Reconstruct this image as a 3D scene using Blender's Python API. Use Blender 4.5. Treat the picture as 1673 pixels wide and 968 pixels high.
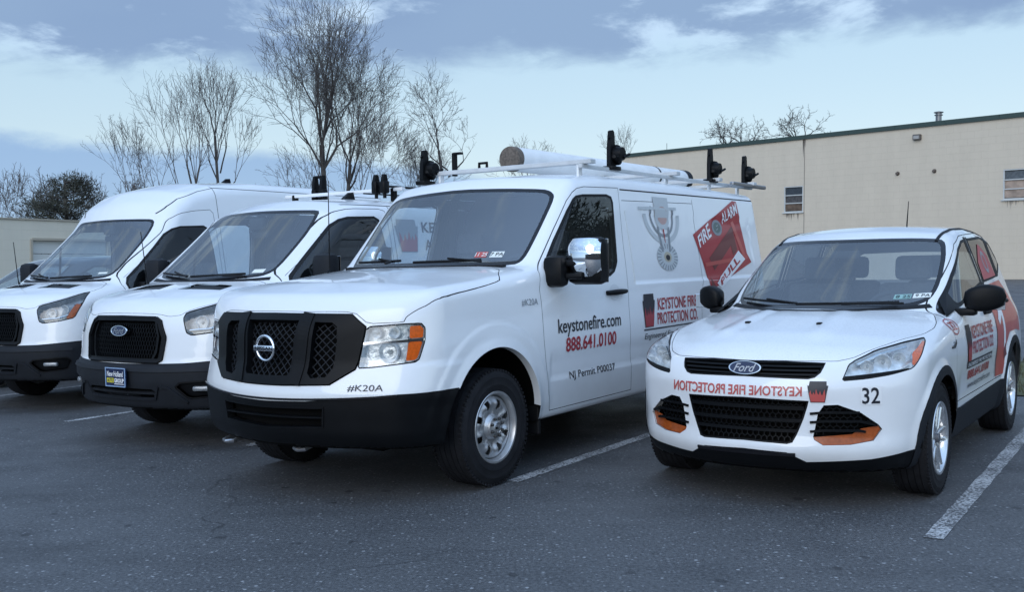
import bpy, bmesh, math, random
import numpy as np
from mathutils import Matrix, Vector

scene = bpy.context.scene
for _o in list(bpy.data.objects):
    bpy.data.objects.remove(_o)
COL = scene.collection
rng = random.Random(7)

# ============================================================ camera
cam_d = bpy.data.cameras.new('camera')
cam_d.sensor_width = 36.0
cam_d.lens = 35.80
cam_d.clip_start = 0.1
cam_d.clip_end = 3000
cam = bpy.data.objects.new('camera', cam_d)
COL.objects.link(cam)
_r = Vector((0.9997892792, -0.0006622766, -0.0205172740))
_u = Vector((0.0205279601, 0.0322553734, 0.9992688296))
_f = Vector((0.0, 0.9994794406, -0.0322621717))
cam.matrix_world = Matrix(((_r.x, _u.x, -_f.x, 0), (_r.y, _u.y, -_f.y, 0), (_r.z, _u.z, -_f.z, 1.4696), (0, 0, 0, 1)))
scene.camera = cam

# ============================================================ world, sun, exposure
SUN_EL, SUN_AZ = math.radians(24), math.radians(205)      # low behind the camera, a little to the left
scene.view_settings.view_transform = 'Standard'
scene.view_settings.look = 'None'
scene.view_settings.exposure = 0.74
scene.view_settings.gamma = 1.0
scene.view_settings.use_curve_mapping = False

world = bpy.data.worlds.new('World')
scene.world = world
world.use_nodes = True
def build_world():
    nt = world.node_tree
    N, L = nt.nodes, nt.links
    N.clear()
    def new(t, **k):
        n = N.new(t)
        for a, b in k.items(): setattr(n, a, b)
        return n
    def math_(op, a, b=None, c=None, clamp=False):
        n = new('ShaderNodeMath', operation=op, use_clamp=clamp)
        for i, v in enumerate((a, b, c)):
            if v is None: continue
            if isinstance(v, (int, float)): n.inputs[i].default_value = v
            else: L.new(v, n.inputs[i])
        return n.outputs[0]
    def ramp01(v, lo, hi):
        n = new('ShaderNodeMapRange', interpolation_type='SMOOTHSTEP')
        L.new(v, n.inputs[0]); n.inputs[1].default_value = lo; n.inputs[2].default_value = hi
        return n.outputs[0]
    def mixc(f, a, b):
        n = new('ShaderNodeMix', data_type='RGBA')
        if isinstance(f, float): n.inputs[0].default_value = f
        else: L.new(f, n.inputs[0])
        for i, v in ((6, a), (7, b)):
            if isinstance(v, tuple): n.inputs[i].default_value = (*v, 1)
            else: L.new(v, n.inputs[i])
        return n.outputs[2]
    tc = new('ShaderNodeTexCoord')
    sep = new('ShaderNodeSeparateXYZ'); L.new(tc.outputs['Generated'], sep.inputs[0])
    x, y, z = sep.outputs
    el = math_('MULTIPLY', math_('ARCSINE', z), 57.2958)
    # the lot falls about one degree to the left, so the level of the air is tilted against it
    el = math_('ADD', el, math_('MULTIPLY', x, -1.17))
    zz = math_('ADD', math_('MAXIMUM', z, 0.0), 0.10)
    px = math_('DIVIDE', x, zz); py = math_('DIVIDE', y, zz)
    cv = new('ShaderNodeCombineXYZ'); L.new(px, cv.inputs[0]); L.new(py, cv.inputs[1])
    def noise(vec, scale, detail, rough, off, sc=(1, 1, 1), dist=0.0):
        mp = new('ShaderNodeMapping'); L.new(vec, mp.inputs[0])
        mp.inputs['Location'].default_value = off; mp.inputs['Scale'].default_value = sc
        n = new('ShaderNodeTexNoise'); L.new(mp.outputs[0], n.inputs['Vector'])
        n.inputs['Scale'].default_value = scale; n.inputs['Detail'].default_value = detail
        n.inputs['Roughness'].default_value = rough; n.inputs['Distortion'].default_value = dist
        return n.outputs[0]
    n1 = noise(cv.outputs[0], 2.4, 9, 0.6, (3.1, 0.4, 0), (1.0, 0.75, 1), 0.25)
    n2 = noise(tc.outputs['Generated'], 9.0, 7, 0.6, (0.3, 2.0, 0.7), (1, 1, 2.6), 0.3)
    n3 = noise(tc.outputs['Generated'], 2.2, 3, 0.5, (5.3, 1.0, 2.7), (1, 1, 3.0))
    sky = new('ShaderNodeTexSky', sky_type='NISHITA')
    sky.sun_disc = False
    sky.sun_elevation = SUN_EL
    sky.sun_rotation = SUN_AZ
    sky.altitude = 100; sky.air_density = 1.0; sky.dust_density = 0.6; sky.ozone_density = 2.2
    # thin pale veil between the cloud decks
    veil = mixc(ramp01(el, -2.0, 16.0), (4.5, 5.2, 5.4), (3.35, 4.65, 5.6))
    base = mixc(0.80, sky.outputs[0], veil)
    # low grey-blue bank, higher to the left
    n2c = math_('SUBTRACT', n2, 0.5)
    edge = math_('ADD', math_('MULTIPLY', x, -5.6), 5.0)
    d = math_('SUBTRACT', math_('ADD', edge, math_('MULTIPLY', n2c, 2.6)), el)
    bank = ramp01(d, -0.5, 0.7)
    bank = math_('MULTIPLY', bank, 0.92)
    col = mixc(bank, base, mixc(ramp01(el, -1.0, 8.0), (2.6, 3.8, 5.2), (2.0, 3.1, 4.8)))
    # broken high deck
    n1c = math_('SUBTRACT', n1, 0.5)
    d2 = math_('ADD', math_('SUBTRACT', el, 10.9), math_('MULTIPLY', math_('ADD', n2c, math_('MULTIPLY', n1c, 0.2)), 4.5))
    deck = ramp01(d2, -0.7, 1.5)
    thick = ramp01(math_('ADD', n1, math_('MULTIPLY', n2c, 0.9)), 0.29, 0.50)
    deckcol = mixc(thick, (3.7, 4.9, 6.3), mixc(ramp01(el, 16.0, 45.0), (1.65, 2.45, 3.85), (2.3, 3.5, 5.6)))
    deck = math_('MULTIPLY', deck, math_('MULTIPLY_ADD', ramp01(n3, 0.30, 0.52), 0.10, 0.90))
    col = mixc(deck, col, deckcol)
    # the side of the sky where the sun stands, behind the camera, is the brighter one
    sunny = ramp01(math_('MULTIPLY_ADD', y, -1.0, math_('MULTIPLY', z, 0.55)), -0.15, 0.95)
    lift = math_('MULTIPLY_ADD', sunny, 0.8, 1.0)
    vm = new('ShaderNodeVectorMath', operation='SCALE'); L.new(col, vm.inputs[0]); L.new(lift, vm.inputs[3]); col = vm.outputs[0]
    bg = new('ShaderNodeBackground'); L.new(col, bg.inputs[0]); bg.inputs[1].default_value = 0.095
    out = new('ShaderNodeOutputWorld'); L.new(bg.outputs[0], out.inputs[0])
build_world()

sun_d = bpy.data.lights.new('sun', 'SUN')
sun_d.energy = 0.65
sun_d.angle = math.radians(40)
sun_d.color = (1.0, 0.96, 0.91)
sun = bpy.data.objects.new('sun', sun_d)
COL.objects.link(sun)
_sd = Vector((math.sin(SUN_AZ) * math.cos(SUN_EL), math.cos(SUN_AZ) * math.cos(SUN_EL), math.sin(SUN_EL)))
sun.rotation_euler = _sd.to_track_quat('Z', 'Y').to_euler()

# ============================================================ materials
MATS = {}
def nodes_of(name):
    m = bpy.data.materials.new(name); m.use_nodes = True
    nt = m.node_tree
    return m, nt, nt.nodes['Principled BSDF']
def mat(name, col, rough=0.5, metal=0.0, coat=0.0, var=0.0, vscale=8.0, bump=0.0, bscale=60.0, spec=0.5, coatr=0.04):
    if name in MATS: return MATS[name]
    m, nt, b = nodes_of(name)
    b.inputs['Base Color'].default_value = (*col, 1)
    b.inputs['Roughness'].default_value = rough
    b.inputs['Metallic'].default_value = metal
    b.inputs['Coat Weight'].default_value = coat
    b.inputs['Coat Roughness'].default_value = coatr
    b.inputs['Specular IOR Level'].default_value = spec
    tc = nt.nodes.new('ShaderNodeTexCoord')
    if var > 0:
        n = nt.nodes.new('ShaderNodeTexNoise'); n.inputs['Scale'].default_value = vscale; n.inputs['Detail'].default_value = 6
        nt.links.new(tc.outputs['Object'], n.inputs['Vector'])
        r = nt.nodes.new('ShaderNodeMapRange'); r.inputs[1].default_value = 0.3; r.inputs[2].default_value = 0.7
        r.inputs[3].default_value = 1 - var; r.inputs[4].default_value = 1 + var
        nt.links.new(n.outputs[0], r.inputs[0])
        x = nt.nodes.new('ShaderNodeMix'); x.data_type = 'RGBA'; x.blend_type = 'MULTIPLY'; x.inputs[0].default_value = 1
        x.inputs[6].default_value = (*col, 1); nt.links.new(r.outputs[0], x.inputs[7])
        nt.links.new(x.outputs[2], b.inputs['Base Color'])
    if bump > 0:
        n = nt.nodes.new('ShaderNodeTexNoise'); n.inputs['Scale'].default_value = bscale; n.inputs['Detail'].default_value = 4
        nt.links.new(tc.outputs['Object'], n.inputs['Vector'])
        k = nt.nodes.new('ShaderNodeBump'); k.inputs['Strength'].default_value = bump; k.inputs['Distance'].default_value = 0.01
        nt.links.new(n.outputs[0], k.inputs['Height']); nt.links.new(k.outputs[0], b.inputs['Normal'])
    MATS[name] = m
    return m

def paint_mat(name, drops=False):
    """white car paint, road film low on the panels, optional dried droplets"""
    m, nt, b = nodes_of(name)
    N, L = nt.nodes, nt.links
    tc = N.new('ShaderNodeTexCoord')
    n = N.new('ShaderNodeTexNoise'); n.inputs['Scale'].default_value = 3.0; n.inputs['Detail'].default_value = 8; n.inputs['Roughness'].default_value = 0.65
    L.new(tc.outputs['Object'], n.inputs['Vector'])
    sep = N.new('ShaderNodeSeparateXYZ'); L.new(tc.outputs['Object'], sep.inputs[0])
    r = N.new('ShaderNodeMapRange'); L.new(sep.outputs[2], r.inputs[0])
    r.inputs[1].default_value = 1.0; r.inputs[2].default_value = 0.25; r.inputs[3].default_value = 0.05; r.inputs[4].default_value = 0.55
    mu = N.new('ShaderNodeMath'); mu.operation = 'MULTIPLY'; L.new(n.outputs[0], mu.inputs[0]); L.new(r.outputs[0], mu.inputs[1])
    x = N.new('ShaderNodeMix'); x.data_type = 'RGBA'; L.new(mu.outputs[0], x.inputs[0])
    x.inputs[6].default_value = (0.83, 0.84, 0.845, 1); x.inputs[7].default_value = (0.42, 0.41, 0.39, 1)
    L.new(x.outputs[2], b.inputs['Base Color'])
    rr = N.new('ShaderNodeMapRange'); L.new(n.outputs[0], rr.inputs[0]); rr.inputs[3].default_value = 0.28; rr.inputs[4].default_value = 0.5
    L.new(rr.outputs[0], b.inputs['Roughness'])
    b.inputs['Coat Weight'].default_value = 0.9; b.inputs['Coat Roughness'].default_value = 0.05
    wv = N.new('ShaderNodeTexNoise'); wv.inputs['Scale'].default_value = 3.2; wv.inputs['Detail'].default_value = 2; L.new(tc.outputs['Object'], wv.inputs['Vector'])
    wb = N.new('ShaderNodeBump'); wb.inputs['Strength'].default_value = 0.10; wb.inputs['Distance'].default_value = 0.03; L.new(wv.outputs[0], wb.inputs['Height'])
    L.new(wb.outputs[0], b.inputs['Coat Normal'])
    if drops:
        v = N.new('ShaderNodeTexVoronoi'); v.inputs['Scale'].default_value = 75; L.new(tc.outputs['Object'], v.inputs['Vector'])
        q = N.new('ShaderNodeMapRange'); L.new(v.outputs['Distance'], q.inputs[0]); q.inputs[1].default_value = 0.18; q.inputs[2].default_value = 0.42; q.inputs[3].default_value = 1; q.inputs[4].default_value = 0
        k = N.new('ShaderNodeBump'); k.inputs['Strength'].default_value = 0.20; k.inputs['Distance'].default_value = 0.003
        L.new(q.outputs[0], k.inputs['Height'])
        L.new(k.outputs[0], b.inputs['Coat Normal']); L.new(k.outputs[0], b.inputs['Normal'])
        dk = N.new('ShaderNodeMix'); dk.data_type = 'RGBA'; dk.blend_type = 'MULTIPLY'; dk.inputs[0].default_value = 1
        L.new(x.outputs[2], dk.inputs[6])
        q2 = N.new('ShaderNodeMapRange'); L.new(v.outputs['Distance'], q2.inputs[0]); q2.inputs[1].default_value = 0.15; q2.inputs[2].default_value = 0.4; q2.inputs[3].default_value = 0.93; q2.inputs[4].default_value = 1
        L.new(q2.outputs[0], dk.inputs[7]); L.new(dk.outputs[2], b.inputs['Base Color'])
    MATS[name] = m
    return m

def glass_mat(name, tint, refl=1.0, rough=0.0, dirt=0.0, ior=1.62):
    m = bpy.data.materials.new(name); m.use_nodes = True
    nt = m.node_tree; N, L = nt.nodes, nt.links; N.clear()
    tr = N.new('ShaderNodeBsdfTransparent'); tr.inputs[0].default_value = (*tint, 1)
    gl = N.new('ShaderNodeBsdfGlossy'); gl.inputs['Roughness'].default_value = rough; gl.inputs[0].default_value = (refl, refl, refl, 1)
    fr = N.new('ShaderNodeFresnel')
    ge = N.new('ShaderNodeNewGeometry'); ix = N.new('ShaderNodeMapRange'); L.new(ge.outputs['Backfacing'], ix.inputs[0])   # a thin pane reflects alike from both sides
    ix.inputs[3].default_value = ior; ix.inputs[4].default_value = 1 / ior; L.new(ix.outputs[0], fr.inputs[0])
    mx = N.new('ShaderNodeMixShader'); L.new(fr.outputs[0], mx.inputs[0]); L.new(tr.outputs[0], mx.inputs[1]); L.new(gl.outputs[0], mx.inputs[2])
    last = mx.outputs[0]
    if dirt > 0:
        df = N.new('ShaderNodeBsdfDiffuse'); df.inputs[0].default_value = (0.5, 0.5, 0.5, 1)
        tc = N.new('ShaderNodeTexCoord'); n = N.new('ShaderNodeTexNoise'); n.inputs['Scale'].default_value = 5; n.inputs['Detail'].default_value = 6
        L.new(tc.outputs['Object'], n.inputs['Vector'])
        r = N.new('ShaderNodeMapRange'); L.new(n.outputs[0], r.inputs[0]); r.inputs[1].default_value = 0.35; r.inputs[2].default_value = 0.75; r.inputs[3].default_value = 0; r.inputs[4].default_value = dirt
        m2 = N.new('ShaderNodeMixShader'); L.new(r.outputs[0], m2.inputs[0]); L.new(last, m2.inputs[1]); L.new(df.outputs[0], m2.inputs[2])
        last = m2.outputs[0]
    o = N.new('ShaderNodeOutputMaterial'); L.new(last, o.inputs[0])
    MATS[name] = m
    return m

WHITE = paint_mat('white_paint')
WHITE_WET = paint_mat('white_paint_droplets', True)
GLASS = glass_mat('windshield_glass', (0.70, 0.79, 0.83), dirt=0.02, ior=2.6)
GLASS_DARK = glass_mat('tinted_side_glass', (0.70, 0.75, 0.76), ior=1.62)
GLASS_PRIV = glass_mat('privacy_glass', (0.10, 0.11, 0.115), ior=1.7)
GLASS_MID = glass_mat('side_glass', (0.50, 0.56, 0.57), ior=2.2)
LAMPGREY = mat('lamp_grey', (0.26, 0.275, 0.29), 0.28, 0.4, var=.3, vscale=22, bump=.3, bscale=40)
LENS = glass_mat('clear_lens', (0.88, 0.90, 0.90))
BLACK = mat('black_plastic', (0.004, 0.0045, 0.0055), 0.42, var=0.15, bump=0.08, bscale=400, spec=0.16)
GREYPL = mat('charcoal_plastic', (0.014, 0.016, 0.020), 0.6, var=0.12, bump=0.15, bscale=500, spec=0.2)
GLOSSBLK = mat('gloss_black', (0.008, 0.008, 0.010), 0.14, spec=.4)
SEAM = mat('seam_shadow', (0.03, 0.03, 0.032), 0.8)
SEAL = mat('rubber_seal', (0.008, 0.008, 0.009), 0.55, spec=.25)
RUBBER = mat('tyre_rubber', (0.012, 0.012, 0.014), 0.70, var=0.3, vscale=14, bump=0.2, bscale=180, spec=.25)
SILVER = mat('silver_wheel', (0.55, 0.55, 0.55), 0.34, 0.75, var=0.12, vscale=20)
STEEL = mat('bare_metal', (0.42, 0.42, 0.43), 0.35, 0.9)
CHROME = mat('chrome', (0.82, 0.83, 0.84), 0.04, 1.0)
REFLECTOR = mat('lamp_reflector', (0.78, 0.80, 0.82), 0.22, 0.35, var=.25, vscale=25, bump=0.3, bscale=45)
AMBER = mat('amber_lens', (0.62, 0.105, 0.010), 0.10, coat=1.0, var=0.2, vscale=60)
AMBER_D = mat('dark_amber_reflector', (0.34, 0.072, 0.012), 0.22, coat=0.25, var=0.2, vscale=40)
INTERIOR = mat('interior_plastic', (0.035, 0.036, 0.039), 0.8)
LINER = mat('headliner', (0.15, 0.15, 0.145), 0.9)
SEATM = mat('seat_fabric', (0.07, 0.07, 0.074), 0.9, var=0.2, vscale=30)
DARK = mat('underbody', (0.004, 0.004, 0.004), 0.9, spec=0.1)
RED = mat('red_vinyl', (0.36, 0.018, 0.030), 0.35, coat=0.3)
RED_D = mat('dark_red_vinyl', (0.13, 0.012, 0.018), 0.35, coat=0.3)
RED_L = mat('light_red_vinyl', (0.48, 0.075, 0.065), 0.35, coat=0.3)
INK = mat('black_vinyl', (0.012, 0.014, 0.022), 0.4)
INKGREY = mat('grey_vinyl', (0.24, 0.26, 0.28), 0.4)
INKLIGHT = mat('light_grey_vinyl', (0.50, 0.53, 0.54), 0.4)
WHITEV = mat('white_vinyl', (0.80, 0.80, 0.80), 0.4)
BLUEV = mat('dark_blue_enamel', (0.008, 0.016, 0.06), 0.2, coat=0.6)
YELLOWV = mat('yellow_print', (0.70, 0.62, 0.03), 0.4)
TAN = mat('tan_print', (0.45, 0.40, 0.30), 0.5)
PAPER = mat('paper', (0.75, 0.78, 0.74), 0.8)

# ============================================================ object helpers
def set_props(o, label=None, cat=None, group=None, kind=None):
    if label: o['label'] = label
    if cat: o['category'] = cat
    if group: o['group'] = group
    if kind: o['kind'] = kind
    return o
def thing(name, label, cat, loc=(0, 0, 0), rz=0.0, group=None):
    o = bpy.data.objects.new(name, None)
    o.empty_display_size = 0.3
    COL.objects.link(o)
    o.location = loc; o.rotation_euler = (0, 0, rz)
    return set_props(o, label, cat, group)
def link_mesh(name, me, parent=None, label=None):
    o = bpy.data.objects.new(name, me)
    COL.objects.link(o)
    if parent is not None: o.parent = parent
    if label: o['label'] = label
    return o
class MB:
    """collects verts and faces for one mesh"""
    def __init__(s): s.v = []; s.f = []; s.m = []
    def add(s, verts, faces, mi=0):
        k = len(s.v); s.v.extend([tuple(float(c) for c in p) for p in verts])
        s.f.extend([tuple(i + k for i in fc) for fc in faces]); s.m.extend([mi] * len(faces))
    def box(s, c, d, rot=None, mi=0, taper=1.0):
        c = Vector(c); hx, hy, hz = d[0] / 2, d[1] / 2, d[2] / 2
        P = [Vector((sx * hx * (taper if sz > 0 else 1), sy * hy * (taper if sz > 0 else 1), sz * hz)) for sz in (-1, 1) for sx, sy in ((-1, -1), (1, -1), (1, 1), (-1, 1))]
        if rot is not None: P = [rot @ p for p in P]
        s.add([c + p for p in P], [(3, 2, 1, 0), (4, 5, 6, 7), (0, 1, 5, 4), (1, 2, 6, 5), (2, 3, 7, 6), (3, 0, 4, 7)], mi)
    def rbox(s, c, d, b=0.02, rot=None, mi=0):
        """box with chamfered edges"""
        c = Vector(c); h = [q / 2 for q in d]; b = min(b, min(h) * 0.9)
        bm = bmesh.new(); bmesh.ops.create_cube(bm, size=1)
        for v in bm.verts: v.co = Vector((v.co.x * d[0], v.co.y * d[1], v.co.z * d[2]))
        bmesh.ops.bevel(bm, geom=list(bm.edges), offset=b, segments=2, affect='EDGES', profile=0.5)
        bm.verts.ensure_lookup_table()
        V = [(rot @ v.co if rot is not None else v.co) + c for v in bm.verts]
        s.add(V, [tuple(v.index for v in f.verts) for f in bm.faces], mi); bm.free()
    def tube(s, pts, r, n=8, mi=0, cap=True):
        pts = [Vector(p) for p in pts]; R = r if hasattr(r, '__len__') else [r] * len(pts)
        prev = None; rings = []
        for i, p in enumerate(pts):
            t = (pts[min(i + 1, len(pts) - 1)] - pts[max(i - 1, 0)]).normalized()
            if prev is None: a = t.orthogonal().normalized()
            else:
                a = (prev - t * prev.dot(t))
                a = a.normalized() if a.length > 1e-6 else t.orthogonal().normalized()
            prev = a; b = t.cross(a)
            rings.append([p + (a * math.cos(2 * math.pi * k / n) + b * math.sin(2 * math.pi * k / n)) * R[i] for k in range(n)])
        V = [q for g in rings for q in g]; F = []
        for i in range(len(pts) - 1):
            for k in range(n):
                F.append((i * n + k, i * n + (k + 1) % n, (i + 1) * n + (k + 1) % n, (i + 1) * n + k))
        if cap: F.append(tuple(range(n - 1, -1, -1))); F.append(tuple((len(pts) - 1) * n + k for k in range(n)))
        s.add(V, F, mi)
    def lathe(s, prof, n=32, axis='y', mi=0, c=(0, 0, 0)):
        """profile (radius, height along axis)"""
        V = []; F = []
        for r, h in prof:
            for k in range(n):
                a = 2 * math.pi * k / n
                x, z = r * math.cos(a), r * math.sin(a)
                p = (x, h, z) if axis == 'y' else ((x, z, h) if axis == 'z' else (h, x, z))
                V.append((p[0] + c[0], p[1] + c[1], p[2] + c[2]))
        for i in range(len(prof) - 1):
            for k in range(n):
                F.append((i * n + k, i * n + (k + 1) % n, (i + 1) * n + (k + 1) % n, (i + 1) * n + k))
        s.add(V, F, mi)
    def prism(s, poly, z0, z1, M=None, mi=0):
        n = len(poly); P = [Vector((a, b, z0)) for a, b in poly] + [Vector((a, b, z1)) for a, b in poly]
        if M is not None: P = [M @ p for p in P]
        s.add(P, [tuple(range(n - 1, -1, -1)), tuple(range(n, 2 * n))] + [(i, (i + 1) % n, n + (i + 1) % n, n + i) for i in range(n)], mi)
    def build(s, name, mats, parent=None, smooth=False, angle=40, label=None, loc=None):
        me = bpy.data.meshes.new(name)
        me.from_pydata(s.v, [], s.f)
        for m in (mats if isinstance(mats, (list, tuple)) else [mats]): me.materials.append(m)
        if len(me.materials) > 1: me.polygons.foreach_set('material_index', s.m)
        bm = bmesh.new(); bm.from_mesh(me); bmesh.ops.recalc_face_normals(bm, faces=bm.faces); bm.to_mesh(me); bm.free()
        if smooth:
            me.polygons.foreach_set('use_smooth', [True] * len(me.polygons))
            me.set_sharp_from_angle(angle=math.radians(angle))
        o = link_mesh(name, me, parent, label)
        if loc is not None: o.location = loc
        return o

# ============================================================ smooth solid bodies

def poly(pts,s,lo=None,hi=None):
    X=np.array([a for a,b in pts],float); Y=np.array([b for a,b in pts],float)
    g=np.arange(X[0]-6*s-.01,X[-1]+6*s+.01,.002)
    y=np.interp(g,X,Y)
    # linear extension
    sl=(Y[1]-Y[0])/(X[1]-X[0]); y=np.where(g<X[0],Y[0]+sl*(g-X[0]),y)
    sr=(Y[-1]-Y[-2])/(X[-1]-X[-2]); y=np.where(g>X[-1],Y[-1]+sr*(g-X[-1]),y)
    if s>0:
        n=int(3*s/.002); k=np.exp(-.5*(np.arange(-n,n+1)*.002/s)**2); k/=k.sum()
        yp=np.concatenate([y[0]+sl*.002*np.arange(-n,0),y,y[-1]+sr*.002*np.arange(1,n+1)])
        y=np.convolve(yp,k,'valid')
    return lambda x:np.interp(x,g,y)
def smax(a,b,k):
    return np.maximum(a,b)+np.maximum(k-np.abs(a-b),0)**2/(4*k)
def sstep(a,b,x):
    t=np.clip((x-a)/(b-a),0,1); return t*t*(3-2*t)

# ------------------------------------------------------------------ cargo van with long hood (NV)
nv_top=poly([(-.6,.93),(.05,1.215),(.16,1.30),(.45,1.365),(1.0,1.43),(1.47,1.47),(2.02,2.06),(2.14,2.145),(2.6,2.195),(4.2,2.20),(6.2,2.17)],.028)
nv_w=poly([(.2,.955),(.42,.985),(.62,1.005),(.95,1.012),(1.25,1.0),(1.45,.975),(1.95,.895),(2.2,.855)],.045)
nv_fr=poly([(.2,.10),(.36,.03),(.45,-.015),(.60,-.03),(.70,-.035),(.80,-.005),(.88,.02),(1.15,.045),(1.4,.08)],.02)
def f_nv(p):
    x,y,z=p[...,0],np.abs(p[...,1]),p[...,2]
    xs=x-.13*(y/.8)**2*sstep(1.2,1.5,z+.25*0)   # windscreen bow in plan
    t=nv_top(xs)-.035*(y/.8)**2*sstep(.3,2.2,x)-.030*(y/.85)**2.0*(1-sstep(.9,1.6,x))
    sl=np.abs(nv_top(xs+.01)-nv_top(xs-.01))/.02
    top=(z-t)/np.sqrt(1+sl*sl)
    w=nv_w(z)
    w=w-.035*(1-sstep(.0,.9,x))**1.5                      # nose narrows
    d=np.hypot(x-1.01,z-.40)
    w=w+.016*(1-sstep(.52,.60,d))*sstep(.40,.5,d)*(z>.2)   # arch lip
    w=w+.009*(1-sstep(.655,.70,d))*sstep(.40,.50,z)+.010*(1-sstep(.855,.885,z))*(1-sstep(.45,.75,x))*sstep(.6,.68,z)
    d2=np.hypot(x-4.70,z-.40)
    w=w+.014*(1-sstep(.52,.60,d2))*sstep(.40,.5,d2)
    # recessed cargo panels above the belt
    rx=sstep(3.02,3.06,x)*(1-sstep(5.72,5.76,x)); rz=sstep(1.27,1.30,z)*(1-sstep(1.86,1.89,z))
    w=w-.012*rx*rz
    w=w-.010*sstep(1.66,1.70,x)*sstep(.62,.66,z)*(1-sstep(.74,.86,z))*(1-sstep(5.7,5.8,x))*0.8
    side=y-w
    fr=nv_fr(z)-.05+.182*(y/.7)**1.9
    front=fr-x
    rear=x-(6.08-.05*(y/.9)**2)
    bot=.355-z
    f=smax(side,top,.10)
    # tighter nose edge
    f=smax(f,front,.16)
    f=smax(f,rear,.09)
    return smax(f,bot,.05)

# ------------------------------------------------------------------ european style van
def make_transit(high):
    if high:
        top=poly([(-.5,.93),(.02,1.13),(.10,1.19),(.45,1.285),(.86,1.375),(1.58,2.04),(1.74,2.28),(2.0,2.45),(2.45,2.56),(3.2,2.615),(4.5,2.62),(6.0,2.60)],.04)
    else:
        top=poly([(-.5,.93),(.02,1.13),(.10,1.19),(.45,1.285),(.86,1.375),(1.64,2.03),(1.9,2.125),(2.5,2.165),(4,2.165),(6.0,2.14)],.04)
    if high: wz=poly([(.2,.985),(.45,1.02),(.8,1.03),(1.15,1.015),(1.4,.985),(2.0,.895),(2.5,.82)],.05)
    else: wz=poly([(.2,.985),(.45,1.02),(.8,1.03),(1.15,1.015),(1.4,.985),(2.0,.885),(2.2,.85)],.05)
    frz=poly([(.2,.12),(.33,.04),(.45,.0),(.55,-.025),(.66,-.03),(.72,.02),(.85,.035),(1.1,.06),(1.3,.11)],.018)
    def f(p):
        x,y,z=p[...,0],np.abs(p[...,1]),p[...,2]
        xs=x-.11*(y/.85)**2*sstep(.5,1.3,z)
        t=top(xs)-.045*(y/.8)**2*sstep(.6,1.6,x)-.02*(y/.8)**2
        sl=np.abs(top(xs+.01)-top(xs-.01))/.02
        tp=(z-t)/np.sqrt(1+sl*sl)
        w=wz(z)-.05*(1-sstep(.0,1.1,x))**1.5
        d=np.hypot(x-1.05,z-.36); w=w+.014*(1-sstep(.47,.55,d))*sstep(.34,.42,d)
        w=w-.010*sstep(2.95,3.0,x)*sstep(1.30,1.34,z)*(1-sstep(1.82,1.86,z))
        side=y-w
        front=frz(z)+.13*(y/.7)**2.3-x
        rear=x-(5.95-.05*(y/.9)**2)
        g=smax(side,tp,.14); g=smax(g,front,.20); g=smax(g,rear,.15)
        return smax(g,.322-z,.05)
    return f
f_t2=make_transit(False); f_t1=make_transit(True)

# ------------------------------------------------------------------ compact SUV
es_top=poly([(-.5,.55),(-.02,.80),(.05,.875),(.14,.925),(.45,1.01),(.9,1.085),(1.28,1.125),(2.10,1.595),(2.28,1.655),(2.6,1.695),(3.1,1.71),(3.6,1.69),(4.05,1.65),(4.22,1.57),(4.45,1.13),(4.52,.9),(4.6,.6)],.035)
es_w=poly([(.15,.80),(.28,.86),(.42,.895),(.60,.912),(.86,.918),(.98,.90),(1.06,.865),(1.62,.675),(1.8,.60)],.028)
es_fr=poly([(.1,.14),(.24,.06),(.31,.015),(.36,.0),(.45,.02),(.62,.02),(.72,.015),(.86,.05),(1.0,.16),(1.2,.30)],.02)
def f_es(p):
    x,y,z=p[...,0],np.abs(p[...,1]),p[...,2]
    xs=x-.20*(y/.7)**2*sstep(.75,1.15,z)-.10*(y/.7)**2
    xs=np.where(x>3.4,x,xs*(1-sstep(2.6,3.4,x))+x*sstep(2.6,3.4,x))
    t=es_top(xs)-.03*(y/.6)**2
    # hood power-dome creases
    t=t+.010*(1-sstep(.0,.10,np.abs(y-.33+.06*(x))))*(1-sstep(1.1,1.3,x))*sstep(.3,.6,x)
    sl=np.abs(es_top(xs+.01)-es_top(xs-.01))/.02
    tp=(z-t)/np.sqrt(1+sl*sl)
    w=es_w(z)-.07*(1-sstep(.0,.9,x))**1.3-.03*sstep(3.3,4.5,x)*sstep(.6,1.2,z)-.03*sstep(3.8,4.5,x)
    for cx in (.92,3.61):
        d=np.hypot(x-cx,z-.345); w=w+.022*(1-sstep(.42,.50,d))*sstep(.30,.36,d)
    # rising side crease and lower scallop
    cz=.80+.075*x
    w=w-.014*sstep(.45,.55,z)*(1-sstep(.60,.78,z))*sstep(1.35,1.6,x)*(1-sstep(3.0,3.2,x))
    side=y-w
    front=es_fr(z)+.24*(y/.7)**2.3-x
    rear=x-(4.50-.10*(y/.8)**2)
    g=smax(side,tp,.09); g=smax(g,front,.15); g=smax(g,rear,.14)
    return smax(g,.22-z,.05)
FN={'NV':f_nv,'T1':f_t1,'T2':f_t2,'ES':f_es}
def pip(P, poly):
    x, y = P[:, 0], P[:, 1]; inside = np.zeros(len(P), bool); n = len(poly)
    for i in range(n):
        x1, y1 = poly[i]; x2, y2 = poly[(i + 1) % n]
        c = ((y1 > y) != (y2 > y))
        with np.errstate(divide='ignore', invalid='ignore'):
            xi = (x2 - x1) * (y - y1) / (y2 - y1 + 1e-30) + x1
        inside ^= c & (x < xi)
    return inside
def area2(p):
    return sum(p[i][0] * p[(i + 1) % len(p)][1] - p[(i + 1) % len(p)][0] * p[i][1] for i in range(len(p)))
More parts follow.
